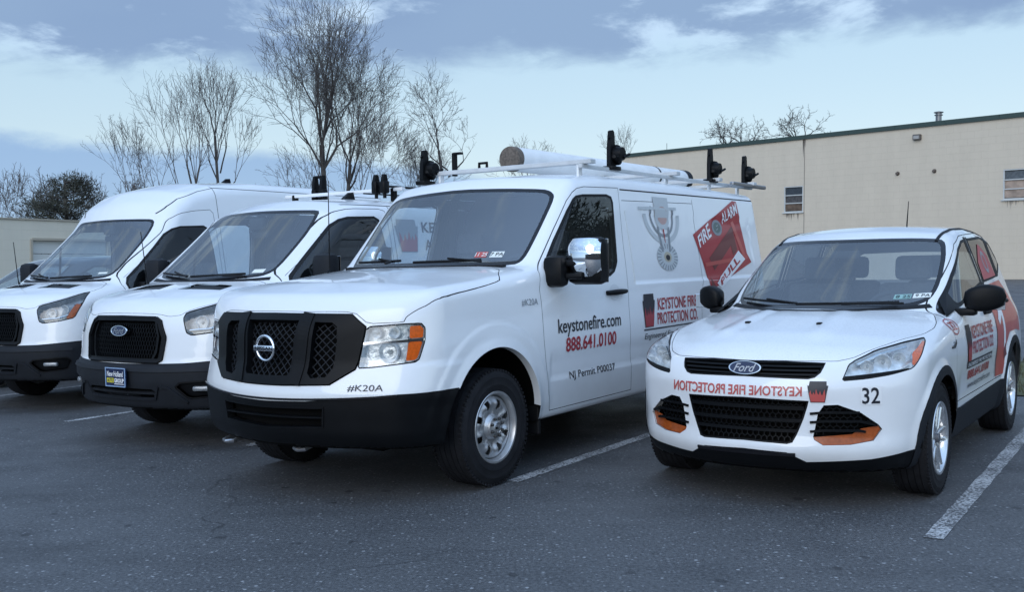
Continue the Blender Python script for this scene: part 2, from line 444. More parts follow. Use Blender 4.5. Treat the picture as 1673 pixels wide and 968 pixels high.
def inset(poly, d):
    """move every edge inwards by d"""
    p = [np.array(q, float) for q in poly]
    q = [p[0]]
    for a in p[1:]:
        if np.linalg.norm(a - q[-1]) > 1e-4: q.append(a)
    if np.linalg.norm(q[0] - q[-1]) < 1e-4: q.pop()
    p = q; n = len(p); s = 1 if area2(p) > 0 else -1; out = []
    for i in range(n):
        a = p[i] - p[i - 1]; b = p[(i + 1) % n] - p[i]
        a /= np.linalg.norm(a); b /= np.linalg.norm(b)
        na = s * np.array([-a[1], a[0]]); nb = s * np.array([-b[1], b[0]])
        m = na + nb; l = m @ m
        m = m * (2 / l) if l > 0.3 else na * 1.5
        out.append(tuple(p[i] + m * d))
    return out
def rounded(poly, r=0.18, it=2):
    """soften corners of a polygon (corner cutting)"""
    p = [np.array(q, float) for q in poly]
    for _ in range(it):
        o = []
        for i in range(len(p)):
            a, b = p[i], p[(i + 1) % len(p)]
            o.append(a + (b - a) * r); o.append(b + (a - b) * r)
        p = o
    return [tuple(q) for q in p]
def mirror(poly): return [(-a, b) for a, b in poly]
def sym(half):
    """half outline (centre .. edge .. centre, negative y) closed with its mirror image"""
    h = [(min(a, 0.0), b) for a, b in half]
    return h + [(-a, b) for a, b in reversed(h) if a < -1e-4]

SIDE = lambda V: V[:, [0, 2]]
FRONT = lambda V: V[:, [1, 2]]
TOPV = lambda V: V[:, [0, 1]]
def WRAP(k): return lambda V: np.stack([np.abs(V[:, 1]) + k * V[:, 0], V[:, 2]], 1)

class Body:
    def __init__(s, f, L, H, nx, ny, nz, inner=None):
        s.f = f; s.L, s.H = L, H
        x0, x1, y0, z0, z1 = inner or (0.55, L - 0.5, 0.35, 0.62, 0.85)
        lo = np.array([-0.5, -1.6, -0.3]); hi = np.array([L + 0.5, 1.6, H + 0.6])
        li = np.array([x0, -y0, z0]); hi_i = np.array([x1, y0, z1])
        n = (nx, ny, nz); Vs = []; Fs = []; base = 0
        for ax in range(3):
            for sd in (0, 1):
                a, b = [i for i in range(3) if i != ax]
                na, nb = (n[a], n[b]) if not (ax == 2 and sd == 0) else (max(8, n[a] // 3), max(6, n[b] // 3))
                A, Bq = np.meshgrid(np.linspace(0, 1, na + 1), np.linspace(0, 1, nb + 1), indexing='ij')
                fr = np.zeros((A.size, 3)); fr[:, ax] = sd; fr[:, a] = A.ravel(); fr[:, b] = Bq.ravel()
                Vs.append(fr)
                idx = np.arange((na + 1) * (nb + 1)).reshape(na + 1, nb + 1) + base
                q = np.stack([idx[:-1, :-1], idx[1:, :-1], idx[1:, 1:], idx[:-1, 1:]], -1).reshape(-1, 4)
                if (ax + sd) % 2 == (0 if ax != 1 else 0): q = q[:, ::-1]
                Fs.append(q); base += A.size
        fr = np.concatenate(Vs); F = np.concatenate(Fs)
        po = lo + fr * (hi - lo); pi_ = li + fr * (hi_i - li)
        t0 = np.zeros(len(fr)); t1 = np.ones(len(fr))
        for _ in range(24):
            tm = (t0 + t1) / 2; v = f(pi_ + (po - pi_) * tm[:, None]); neg = v < 0
            t0 = np.where(neg, tm, t0); t1 = np.where(neg, t1, tm)
        s.V = pi_ + (po - pi_) * t1[:, None]
        # outward orientation
        nn = np.cross(s.V[F[:, 1]] - s.V[F[:, 0]], s.V[F[:, 2]] - s.V[F[:, 0]])
        c = s.V[F].mean(1); g = s.grad(c)
        flip = (nn * g).sum(1) < 0
        F[flip] = F[flip][:, ::-1]
        s.F = [tuple(q) for q in F.tolist()]
        s.R = np.zeros(len(s.F), int)
        s.reg = {0: dict(name='body', mat=WHITE)}
        s.extra = {}
    def grad(s, P, h=0.004):
        g = np.zeros_like(P)
        for k in range(3):
            e = np.zeros(3); e[k] = h
            g[:, k] = s.f(P + e) - s.f(P - e)
        l = np.linalg.norm(g, axis=1)[:, None]; l[l == 0] = 1
        return g / l
    def _info(s):
        cnt = np.array([len(q) for q in s.F]); flat = np.array([i for q in s.F for i in q]); st = np.concatenate([[0], np.cumsum(cnt)[:-1]])
        return cnt, flat, st
    def new(s, name, mat, disp=0.0, parent=None, label=None):
        rid = len(s.reg); s.reg[rid] = dict(name=name, mat=mat, disp=disp, parent=parent, label=label); return rid
    def cut(s, poly, proj, cond, rid, allow=(0,)):
        P2 = proj(s.V); poly = [tuple(map(float, q)) for q in poly]; pa = np.array(poly)
        cnt, flat, st = s._info()
        Q = P2[flat]; mn = np.minimum.reduceat(Q, st); mx = np.maximum.reduceat(Q, st)
        cen = np.add.reduceat(s.V[flat], st) / cnt[:, None]
        ok = np.isin(s.R, list(allow)) & cond(cen)
        lo, hi = pa.min(0), pa.max(0)
        ok &= (mn[:, 0] <= hi[0]) & (mx[:, 0] >= lo[0]) & (mn[:, 1] <= hi[1]) & (mx[:, 1] >= lo[1])
        ids = np.where(ok)[0]
        if len(ids) == 0: return 0
        mn, mx = mn[ids], mx[ids]; n = len(poly); hit = np.zeros((len(ids), n), bool)
        for i in range(n):
            a, b = pa[i], pa[(i + 1) % n]; d = b - a
            bo = (mn[:, 0] <= max(a[0], b[0])) & (mx[:, 0] >= min(a[0], b[0])) & (mn[:, 1] <= max(a[1], b[1])) & (mx[:, 1] >= min(a[1], b[1]))
            # corners of the box on both sides of the line
            sg = [(d[0] * (yy - a[1]) - d[1] * (xx - a[0])) for xx, yy in ((mn[:, 0], mn[:, 1]), (mn[:, 0], mx[:, 1]), (mx[:, 0], mn[:, 1]), (mx[:, 0], mx[:, 1]))]
            sg = np.array(sg); hit[:, i] = bo & (sg.min(0) <= 0) & (sg.max(0) >= 0)
        anyh = hit.any(1); cin = pip(proj(cen[ids]), poly)
        s.R[ids[~anyh & cin]] = rid; tot = int((~anyh & cin).sum())
        Vn = []; P2n = []; base = len(s.V); cache = {}; newF = []; newP = []
        def pv(i): return P2[i] if i < base else P2n[i - base]
        def vv(i): return s.V[i] if i < base else Vn[i - base]
        for fi, h in zip(ids[anyh], hit[anyh]):
            pieces = [s.F[fi]]
            for e in np.where(h)[0]:
                ax_, ay_ = poly[e]; bx_, by_ = poly[(e + 1) % n]; dx, dy = bx_ - ax_, by_ - ay_; ln = math.hypot(dx, dy)
                if ln < 1e-7: continue
                nxt = []
                for pc in pieces:
                    sd = [(dx * (pv(i)[1] - ay_) - dy * (pv(i)[0] - ax_)) / ln for i in pc]
                    if min(sd) > -1e-5 or max(sd) < 1e-5: nxt.append(pc); continue
                    A, Bp = [], []
                    for k in range(len(pc)):
                        i, j = pc[k], pc[(k + 1) % len(pc)]; si, sj = sd[k], sd[(k + 1) % len(pc)]
                        if si >= -1e-5: A.append(i)
                        if si <= 1e-5: Bp.append(i)
                        if (si > 1e-5 and sj < -1e-5) or (si < -1e-5 and sj > 1e-5):
                            key = (min(i, j), max(i, j), int(e))
                            if key not in cache:
                                t = si / (si - sj); cache[key] = base + len(Vn)
                                Vn.append(vv(i) + (vv(j) - vv(i)) * t); P2n.append(pv(i) + (pv(j) - pv(i)) * t)
                            A.append(cache[key]); Bp.append(cache[key])
                    if len(A) > 2: nxt.append(tuple(A))
                    if len(Bp) > 2: nxt.append(tuple(Bp))
                pieces = nxt
            for pc in pieces: newF.append(pc); newP.append((fi, np.mean([pv(i) for i in pc], 0)))
        if newF:
            inn = pip(np.array([c for _, c in newP]), poly)
            first = {}
            addF = []; addR = []
            for pc, (fi, c), k in zip(newF, newP, inn):
                r = rid if k else s.R[fi]
                if fi not in first: first[fi] = (pc, r)
                else: addF.append(pc); addR.append(r)
                tot += int(k)
            for fi, (pc, r) in first.items(): s.F[fi] = pc; s.R[fi] = r
            s.F.extend(addF); s.R = np.concatenate([s.R, np.array(addR, int)]) if addR else s.R
        if Vn: s.V = np.concatenate([s.V, np.array(Vn)])
        return tot
    def remove(s, poly, proj, cond, allow=(0,)):
        s.cut(poly, proj, cond, -1, allow)
    def panel(s, name, poly, proj, cond, mat=None, gap=0.006, ring='seam', allow=(0,), parent=None, disp=0.0, label=None):
        """part cut out of the shell, with a ring round it (a shut line or a rubber seal)"""
        s.extra.pop(ring + '_own', None)
        nm, m_, dp = {'seam': ('panel_seam', SEAM, .010), 'seal': ('window_seal', SEAL, -.002), 'frit': ('glass_border', GLOSSBLK, 0.0), 'lampgap': ('lamp_surround' if 'light' in name else 'opening_edge', SEAL, .006)}[ring]
        rg = s.new(nm, m_, dp, parent)
        rid = s.new(name, mat or WHITE, disp, parent, label)
        s.cut(poly, proj, cond, rg, allow)
        s.cut(inset(poly, gap), proj, cond, rid, (rg,))
        return rid
    def hood(s, half, cond, mat=None, gap=.004):
        """hood outline given in front view, cut in a view that keeps the shut line even on the flat top"""
        P = s.on_front(np.array(half)); P[:, 1] = [min(a, 0) for a, b in half]
        return s.panel('hood', rounded(sym([(a, b) for a, b in zip(P[:, 1], P[:, 2] + .5 * P[:, 0])]), .15, 1), lambda V: np.stack([V[:, 1], V[:, 2] + .5 * V[:, 0]], 1), cond, mat, gap=gap)
    def ringid(s, ring):
        if ring not in s.extra:
            s.extra[ring] = {'seam': lambda: s.new('panel_seam', SEAM, 0.010), 'seal': lambda: s.new('window_seal', SEAL, -0.002), 'frit': lambda: s.new('glass_border', GLOSSBLK, 0.0),
                             'lampgap': lambda: s.new('lamp_surround', SEAL, 0.006)}[ring]()
        return s.extra[ring]
    def underside(s, zmax=0.5):
        cnt, flat, st = s._info(); cen = np.add.reduceat(s.V[flat], st) / cnt[:, None]
        rid = s.new('underbody', DARK); g = s.grad(cen)
        s.R[(s.R == 0) & (g[:, 2] < -0.75) & (cen[:, 2] < zmax)] = rid
    def submesh(s, name, sel, mats, disp=0.0, normals=True, flip=False):
        faces = [s.F[i] for i in sel]
        used = sorted({i for q in faces for i in q}); mp = {o: k for k, o in enumerate(used)}
        P = s.V[used]; g = s.grad(P)
        me = bpy.data.meshes.new(name)
        fl = [tuple(mp[i] for i in (q[::-1] if flip else q)) for q in faces]
        me.from_pydata((P - g * disp).tolist(), [], fl)
        for m in (mats if isinstance(mats, (list, tuple)) else [mats]): me.materials.append(m)
        me.polygons.foreach_set('use_smooth', [True] * len(me.polygons))
        if normals: me.normals_split_custom_set_from_vertices(((-g if flip else g)).tolist())
        return me
    def emit(s, root, bodymat=None):
        s.objs = {}
        for rid, d in s.reg.items():
            sel = np.where(s.R == rid)[0]
            if len(sel) == 0: continue
            par = s.objs.get(d.get('parent'), root) if d.get('parent') is not None else root
            if d['name'] in ('arch_molding', 'side_cladding', 'rocker_molding', 'lamp_divider'):
                cnt, flat, st = s._info(); cen = np.add.reduceat(s.V[flat], st) / cnt[:, None]
                key = (cen[sel][:, 1] > 0) * 2 + (cen[sel][:, 0] > 2.2)
                for kk in np.unique(key):
                    o = link_mesh(d['name'], s.submesh(d['name'], sel[key == kk], d['mat'], d.get('disp', 0.0)), par)
                s.objs[rid] = o
                continue
            me = s.submesh(d['name'], sel, bodymat if (rid == 0 and bodymat) else d['mat'], d.get('disp', 0.0))
            par = s.objs.get(d.get('parent'), root) if d.get('parent') is not None else root
            s.objs[rid] = link_mesh(d['name'], me, par, d.get('label'))
    def behind(s, rid, name, mat, disp, parent=None, root=None, walls=False, also=()):
        """copy of a region set back by disp (bucket of a lamp, back of a grille)"""
        sel = np.where(s.R == rid)[0]
        if also: sel = np.where(np.isin(s.R, [rid] + list(also)))[0]
        me = s.submesh(name, sel, mat, disp)
        if walls:
            key = {}; cnt = {}
            def kk(i):
                if i not in key: key[i] = tuple(np.round(s.V[i], 4))
                return key[i]
            for q in (s.F[i] for i in sel):
                for a, b in zip(q, q[1:] + q[:1]):
                    e = tuple(sorted((kk(a), kk(b)))); cnt.setdefault(e, []).append((a, b))
            E = [v[0] for v in cnt.values() if len(v) == 1]
            P = np.array([s.V[i] for e in E for i in e]); g = s.grad(P); V = []; F = []
            for k in range(len(E)):
                a, b = P[2 * k], P[2 * k + 1]; ga, gb = g[2 * k], g[2 * k + 1]
                F.append(tuple(range(len(V), len(V) + 4))); V += [a - ga * .002, b - gb * .002, b - gb * disp, a - ga * disp]
            wm = bpy.data.meshes.new(name); wm.from_pydata([tuple(v) for v in V], [], F)
            bm = bmesh.new(); bm.from_mesh(me); bm.from_mesh(wm); bm.to_mesh(me); bm.free(); bpy.data.meshes.remove(wm)
        return link_mesh(name, me, s.objs.get(parent, root))
    def liner(s, root, rids, mat, cond, disp=0.045, name='interior_trim'):
        cnt, flat, st = s._info(); cen = np.add.reduceat(s.V[flat], st) / cnt[:, None]
        sel = np.where(np.isin(s.R, list(rids)) & cond(cen))[0]
        return link_mesh(name, s.submesh(name, sel, mat, disp, flip=True), root)
    # ------- points on the surface
    def on_side(s, xz, sgn=-1, off=0.0):
        xz = np.asarray(xz, float); P = np.zeros((len(xz), 3)); P[:, 0] = xz[:, 0]; P[:, 2] = xz[:, 1]
        a = np.full(len(xz), 0.05); b = np.full(len(xz), 1.5)
        for _ in range(26):
            m = (a + b) / 2; P[:, 1] = sgn * m; neg = s.f(P) < 0; a = np.where(neg, m, a); b = np.where(neg, b, m)
        P[:, 1] = sgn * b
        return P + s.grad(P) * off
    def on_front(s, yz, off=0.0, x1=1.5):
        yz = np.asarray(yz, float); P = np.zeros((len(yz), 3)); P[:, 1] = yz[:, 0]; P[:, 2] = yz[:, 1]
        a = np.full(len(yz), -0.6); b = np.full(len(yz), x1)
        for _ in range(26):
            m = (a + b) / 2; P[:, 0] = m; neg = s.f(P) < 0; b = np.where(neg, m, b); a = np.where(neg, a, m)
        P[:, 0] = b
        return P + s.grad(P) * off
    def on_top(s, xy, off=0.0):
        xy = np.asarray(xy, float); P = np.zeros((len(xy), 3)); P[:, :2] = xy
        a = np.full(len(xy), 0.7); b = np.full(len(xy), 3.2)
        for _ in range(26):
            m = (a + b) / 2; P[:, 2] = m; neg = s.f(P) < 0; a = np.where(neg, m, a); b = np.where(neg, b, m)
        P[:, 2] = b
        return P + s.grad(P) * off
    def band(s, mb, pts, width, depth, off, closed=False, mi=0):
        """rectangular bar lying along points that sit on the surface"""
        P = np.asarray(pts); n = len(P); g = s.grad(P); V = []; F = []
        for i in range(n):
            t = P[(i + 1) % n if closed else min(i + 1, n - 1)] - P[(i - 1) % n if closed else max(i - 1, 0)]
            t = t / (np.linalg.norm(t) + 1e-12); b = np.cross(g[i], t); b /= np.linalg.norm(b) + 1e-12
            o = P[i] + g[i] * off; w = width[i] if hasattr(width, '__len__') else width
            for sx, dz in ((-.5, 0), (.5, 0), (.5, -depth), (-.5, -depth)): V.append(o + b * w * sx + g[i] * dz)
        for i in range(n if closed else n - 1):
            j = (i + 1) % n
            for k in range(4): F.append((i * 4 + k, j * 4 + k, j * 4 + (k + 1) % 4, i * 4 + (k + 1) % 4))
        if not closed: F.append((3, 2, 1, 0)); F.append(tuple((n - 1) * 4 + k for k in range(4)))
        mb.add(V, F, mi)
def resample(pts, d=0.04, closed=False):
    p = [np.array(q, float) for q in pts]
    if closed: p.append(p[0])
    out = []
    for a, b in zip(p[:-1], p[1:]):
        k = max(1, int(np.ceil(np.linalg.norm(b - a) / d)))
        out += [a + (b - a) * i / k for i in range(k)]
    if not closed: out.append(p[-1])
    return np.array(out)

# ============================================================ flat prints
def text_2d(txt, bold=0.0, shear=0.0):
    cu = bpy.data.curves.new('print', 'FONT'); cu.body = txt; cu.size = 1.0; cu.offset = bold; cu.shear = shear; cu.resolution_u = 3
    o = bpy.data.objects.new('print', cu); COL.objects.link(o)
    me = o.to_mesh(); V = np.array([v.co[:2] for v in me.vertices]); F = [tuple(p.vertices) for p in me.polygons]
    o.to_mesh_clear(); bpy.data.objects.remove(o); bpy.data.curves.remove(cu)
    return V, F
def fine(V, F, step, lines=None):
    """cut flat faces along a grid so that they can follow a curved panel"""
    bm = bmesh.new(); vs = [bm.verts.new((a, b, 0)) for a, b in V]
    for q in F:
        try: bm.faces.new([vs[i] for i in q])
        except ValueError: pass
    V = np.asarray(V); lo, hi = V.min(0), V.max(0)
    for k in (0, 1):
        for c in np.arange(lo[k] + step * 0.5, hi[k], step):
            co = [0, 0, 0]; co[k] = c; no = [0, 0, 0]; no[k] = 1
            bmesh.ops.bisect_plane(bm, geom=bm.verts[:] + bm.edges[:] + bm.faces[:], plane_co=co, plane_no=no, dist=1e-6)
    bm.verts.index_update()
    out = np.array([v.co[:2] for v in bm.verts]), [tuple(v.index for v in q.verts) for q in bm.faces]
    bm.free(); return out
def sticker(name, parent, V2, F, place, mat_, step=0.12, label=None):
    """print laid on a panel; place maps (n,2) to 3D points just proud of the panel"""
    V2, F = fine(V2, F, step)
    me = bpy.data.meshes.new(name); me.from_pydata(place(V2).tolist(), [], F); me.materials.append(mat_)
    me.polygons.foreach_set('use_smooth', [True] * len(F))
    return link_mesh(name, me, parent, label)
def tangent_place(B, c, off=0.004):
    """lay a small print round point c on the panel there"""
    c = np.array(c, float)
    for _ in range(6): g = B.grad(c[None])[0]; c = c - g * B.f(c[None])[0]
    g = B.grad(c[None])[0]; t = np.array([1., 0, 0]) - g * g[0]; t /= np.linalg.norm(t); b = np.cross(t, g) ; b = b if b[2] > 0 else -b
    def place(V):
        P = c + V[:, :1] * t + V[:, 1:2] * b
        for _ in range(5): P = P - B.grad(P) * B.f(P)[:, None]
        return P + B.grad(P) * off
    return place
def fit_text(txt, box, bold=0.0, shear=0.0, flip=False, quad=None):
    """text scaled into box (u0,v0,u1,v1), or onto four corners (bl, br, tr, tl)"""
    V, F = text_2d(txt, bold, shear); lo, hi = V.min(0), V.max(0); q = (V - lo) / (hi - lo)
    if flip: q[:, 0] = 1 - q[:, 0]
    if quad is not None:
        a, b, c, d = [np.array(p, float) for p in quad]; s_, t_ = q[:, :1], q[:, 1:]
        return (a * (1 - s_) + b * s_) * (1 - t_) + (d * (1 - s_) + c * s_) * t_, F
    u0, v0, u1, v1 = box
    return np.stack([u0 + q[:, 0] * (u1 - u0), v0 + q[:, 1] * (v1 - v0)], 1), F
def shape(poly): return np.array(poly, float), [tuple(range(len(poly)))]
def ring2(cx, cy, r0, r1, n=40, sy=1.0, a0=0, a1=360):
    k = n + 1; A = np.radians(np.linspace(a0, a1, k))
    V = np.concatenate([np.stack([cx + r0 * np.cos(A), cy + r0 * sy * np.sin(A)], 1), np.stack([cx + r1 * np.cos(A), cy + r1 * sy * np.sin(A)], 1)])
    return V, [(i, i + 1, k + i + 1, k + i) for i in range(n)]
def disc2(cx, cy, r, n=32, sy=1.0): return shape([(cx + r * math.cos(2 * math.pi * i / n), cy + r * sy * math.sin(2 * math.pi * i / n)) for i in range(n)])
def keystone(box):
    u0, v0, u1, v1 = box; w, h = u1 - u0, v1 - v0
    return [(u0 + w * a, v0 + h * b) for a, b in ((.16, 0), (.84, 0), (1.0, .80), (.92, .80), (.90, 1.0), (.10, 1.0), (.08, .80), (0, .80))]
def flames(box):
    u0, v0, u1, v1 = box; w, h = u1 - u0, v1 - v0
    return [(u0 + w * a, v0 + h * b) for a, b in ((.18, .02), (.82, .02), (.90, .42), (.83, .58), (.80, .42), (.74, .36), (.70, .50), (.62, .36), (.57, .64), (.50, .42), (.44, .36), (.38, .56), (.33, .38), (.27, .34), (.22, .50), (.17, .62), (.14, .40), (.13, .34))]

# ============================================================ wheels
def tyre_obj(R, W_, rim, parent, groove=True):
    """tyre, outer face towards -y"""
    h = W_ / 2
    prof = [(rim - .012, -h * .80), (rim, -h * .93), (rim + .012, -h * .97), (rim + (R - rim) * .30, -h * 1.0), (rim + (R - rim) * .33, -h * 1.012), (rim + (R - rim) * .36, -h * 1.0), (rim + (R - rim) * .62, -h * 1.0), (rim + (R - rim) * .65, -h * 1.008), (rim + (R - rim) * .68, -h * .99), (R - .026, -h * .95), (R - .010, -h * .86)]
    g = [-.78, -.52, -.48, -.20, -.16, .16, .20, .48, .52, .78]
    for i, t in enumerate(g):
        d = 0.0
        prof.append((R - .001 * (abs(t) > .7) * 4, h * t))
        if i in (1, 3, 5, 7): prof.append((R - .008, h * (t + .003))); prof.append((R - .008, h * (g[i + 1] - .003)))
    prof += [(R - .010, h * .86), (R - .026, h * .95), (rim + .02, h), (rim - .01, h * .8)]
    mb = MB(); mb.lathe(prof, 72)
    # shoulder blocks
    for k in range(72):
        a = 2 * math.pi * k / 72
        M = Matrix.Rotation(-a, 3, 'Y')
        for sy in (-1, 1):
            c = M @ Vector((R - .011, sy * h * .87, 0))
            mb.box(c, (.016, h * .16, R * 2 * math.pi / 72 * .55), rot=M)
    return mb.build('tyre', RUBBER, parent, smooth=True, angle=35)
def polar_disc(mb, radii, depth, hole, n=120, thick=0.006):
    """wheel face as a polar sheet with openings; depth(r,a) gives y"""
    A = np.arange(n) * 2 * np.pi / n
    V = []; idx = {}
    for i, r in enumerate(radii):
        for k, a in enumerate(A): V.append((r * math.cos(a), depth(r, a), r * math.sin(a)))
    F = []; keep = set()
    for i in range(len(radii) - 1):
        for k in range(n):
            rm = (radii[i] + radii[i + 1]) / 2; am = A[k] + np.pi / n
            if not hole(rm, am): keep.add((i, k))
    nv = len(V)
    V2 = V + [(x, y + thick, z) for x, y, z in V]
    def q(i, k): return i * n + k % n
    for i, k in keep:
        F.append((q(i, k), q(i, k + 1), q(i + 1, k + 1), q(i + 1, k)))
        F.append(tuple(nv + j for j in (q(i + 1, k), q(i + 1, k + 1), q(i, k + 1), q(i, k))))
        for (di, dk), (e1, e2) in (((-1, 0), (q(i, k), q(i, k + 1))), ((1, 0), (q(i + 1, k), q(i + 1, k + 1))), ((0, -1), (q(i, k), q(i + 1, k))), ((0, 1), (q(i, k + 1), q(i + 1, k + 1)))):
            nb = (i + di, (k + dk) % n)
            if nb not in keep: F.append((e1, e2, nv + e2, nv + e1))
    mb.add(V2, F)
def steel_wheel(root, name_mats, R=.40, W_=.25, rim=.222):
    """steel disc wheel with eight rounded windows, outer face -y"""
    w = bpy.data.objects.new('wheel', None); COL.objects.link(w); w.parent = root
    tyre_obj(R, W_, rim, w)
    mb = MB()
    h = W_ / 2
    mb.lathe([(rim + .012, -h * .93), (rim + .006, -h * .99), (rim - .006, -h * .98), (rim - .014, -h * .84), (rim - .020, -h * .6), (rim - .030, h * .8), (rim, h * .9)], 72)
    rad = [.0, .02, .045, .070, .078, .086, .098, .110, .122, .134, .146, .158, .168, .176, .186, .196, .204]
    def depth(r, a):
        y = -h * .66 - .022 * math.exp(-((r - .155) / .03) ** 2)
        y -= .022 * (1 - min(1, max(0, (r - .070) / .016)))
        c = math.cos(8 * (a + math.pi / 8)); y -= .010 * max(0, -c) * math.exp(-((r - .14) / .04) ** 2) * -1
        return y
    def hole(r, a):
        t = (a % (math.pi / 4)) - math.pi / 8; u = t * r
        return ((r - .156) / .030) ** 4 + (u / (.021 + .25 * (r - .156))) ** 4 < 1 or (.182 < r < .190 and abs(u) > .045 and abs(u) < .10 and (a % (math.pi / 4) < .14 or a % (math.pi / 4) > .645) and False)
    polar_disc(mb, rad, depth, hole, 144, .008)
    rim_o = mb.build('rim', SILVER, w, smooth=True, angle=30)
    cp = MB()
    cp.lathe([(.0, -h * .66 - .052), (.034, -h * .66 - .052), (.040, -h * .66 - .046), (.050, -h * .66 - .040), (.072, -h * .66 - .036), (.078, -h * .66 - .026)], 40)
    cp.build('hub_cap', mat('hub_cap_silver', (.42, .42, .42), .35, .7), w, smooth=True, angle=30)
    for k in range(8):
        a = 2 * math.pi * (k + .5) / 8; lg = MB()
        lg.lathe([(.010, -.0), (.010, -.016), (.007, -.020), (0, -.020)], 8, c=(.060 * math.cos(a), -h * .66 - .036, .060 * math.sin(a)))
        lg.build('lug_nut', mat('dark_lug', (.06, .06, .06), .4, .5), w, smooth=True)
    bd = MB(); bd.lathe([(.027, -h * .66 - .054), (.0345, -h * .66 - .057), (.034, -h * .66 - .05)], 24)
    bd.box((0, -h * .66 - .055, 0), (.075, .004, .015)); bd.build('hub_emblem', CHROME, w)
    dk = MB(); dk.lathe([(0, 0), (.19, 0), (.19, .02), (0, .02)], 24); dk.build('brake_disc', mat('rusty_disc', (.10, .085, .075), .6, .5), w)
    return w
def alloy_wheel(root, R=.345, W_=.225, rim=.218):
    """ten spoke alloy in five pairs"""
    w = bpy.data.objects.new('wheel', None); COL.objects.link(w); w.parent = root
    tyre_obj(R, W_, rim, w)
    h = W_ / 2; mb = MB()
    mb.lathe([(rim + .010, -h * .93), (rim + .004, -h * 1.0), (rim - .010, -h * .98), (rim - .020, -h * .86), (rim - .028, -h * .5), (rim - .03, h * .8), (rim, h * .9)], 72)
    rad = [.0, .02, .04, .055] + list(np.linspace(.065, .205, 16))
    def sp(r, a):
        p = 2 * math.pi / 5; t = ((a + p / 2) % p) - p / 2
        return r * t, t
    def depth(r, a):
        u, t = sp(r, a)
        y = -h * .90 + .030 * math.sin(min(1, r / .19) * math.pi / 2) * 0 + .022 * max(0, 1 - r / .06)
        sepn = .016 + .10 * r
        d = abs(abs(u) - sepn)
        return y + .018 * min(1, (d / .020) ** 2) + .012 * (1 - r / .2)
    def hole(r, a):
        u, t = sp(r, a); sepn = .016 + .10 * r
        if r < .062 or r > .197: return False
        return abs(abs(u) - sepn) > .0165
    polar_disc(mb, rad, depth, hole, 180, .02)
    mb.build('rim', mat('bright_alloy', (.70, .70, .70), .22, .85), w, smooth=True, angle=35)
    cp = MB(); cp.lathe([(0, -h * .93), (.026, -h * .93), (.030, -h * .90), (.030, -h * .7)], 24); cp.build('hub_cap', mat('dark_silver_cap', (.18, .18, .19), .35, .6), w, smooth=True)
    dk = MB(); dk.lathe([(0, -.02), (.15, -.02), (.15, .0), (0, .0)], 32); dk.lathe([(.15, .03), (.205, .03)], 32); dk.build('brake_disc', mat('brake_grey', (.08, .08, .085), .5, .6), w)
    return w
def copy_wheel(w, root, loc, rz=0.0):
    c = w.copy(); COL.objects.link(c); c.parent = root; c.location = loc; c.rotation_euler = (0, 0, rz)
    for ch in w.children:
        d = ch.copy(); COL.objects.link(d); d.parent = c
    return c
def arch_liner(mb, cx, cz, r, w_out, sgn, flat=0.10, depth=.50):
    n = 20; V = []; F = []
    for i in range(n + 1):
        a = math.pi * (0.0 + 1.0 * i / n); x, z = cx + r * math.cos(a), cz + r * math.sin(a)
        V += [(x, sgn * w_out, z), (x, sgn * (w_out - depth), z)]
    for i in range(n): F.append((2 * i, 2 * i + 2, 2 * i + 3, 2 * i + 1))
    F.append(tuple(2 * i + 1 for i in range(n + 1)))
    mb.add(V, F)
def circle_poly(cx, cz, r, a0=-20, a1=200, n=26, zb=None):
    p = [(cx + r * math.cos(math.radians(a0 + (a1 - a0) * i / n)), cz + r * math.sin(math.radians(a0 + (a1 - a0) * i / n))) for i in range(n + 1)]
    if zb is not None: p = p + [(p[-1][0], zb), (p[0][0], zb)]
    return p
def wiper(mb, pts, r=.007):
    mb.tube(pts, r, 6)
# ============================================================ shared vehicle pieces
UX, NX = np.array([0.55326, 0.83301]), np.array([-0.83301, 0.55326])     # along the bays, across the bays
def seat(mb, x, y, z0, w=.50):
    mb.rbox((x, y, z0 + .10), (.50, w, .16), .05)
    mb.rbox((x + .30, y, z0 + .48), (.14, w, .66), .05, rot=Matrix.Rotation(.22, 3, 'Y'))
    mb.rbox((x + .40, y, z0 + .92), (.10, .27, .19), .04, rot=Matrix.Rotation(.18, 3, 'Y'))
def steering(mb, x, y, z):
    M = Matrix.Translation((x, y, z)) @ Matrix.Rotation(math.radians(-62), 4, 'Y')
    pts = [M @ Vector((.19 * math.cos(a), .19 * math.sin(a), 0)) for a in np.linspace(0, 2 * math.pi, 25)]
    mb.tube(pts, .016, 8, cap=False)
    mb.tube([M @ Vector((-.18, 0, 0)), M @ Vector((.18, 0, 0))], .018, 6); mb.tube([M @ Vector((0, -.18, 0)), M @ Vector((0, 0, -.03))], .02, 6)
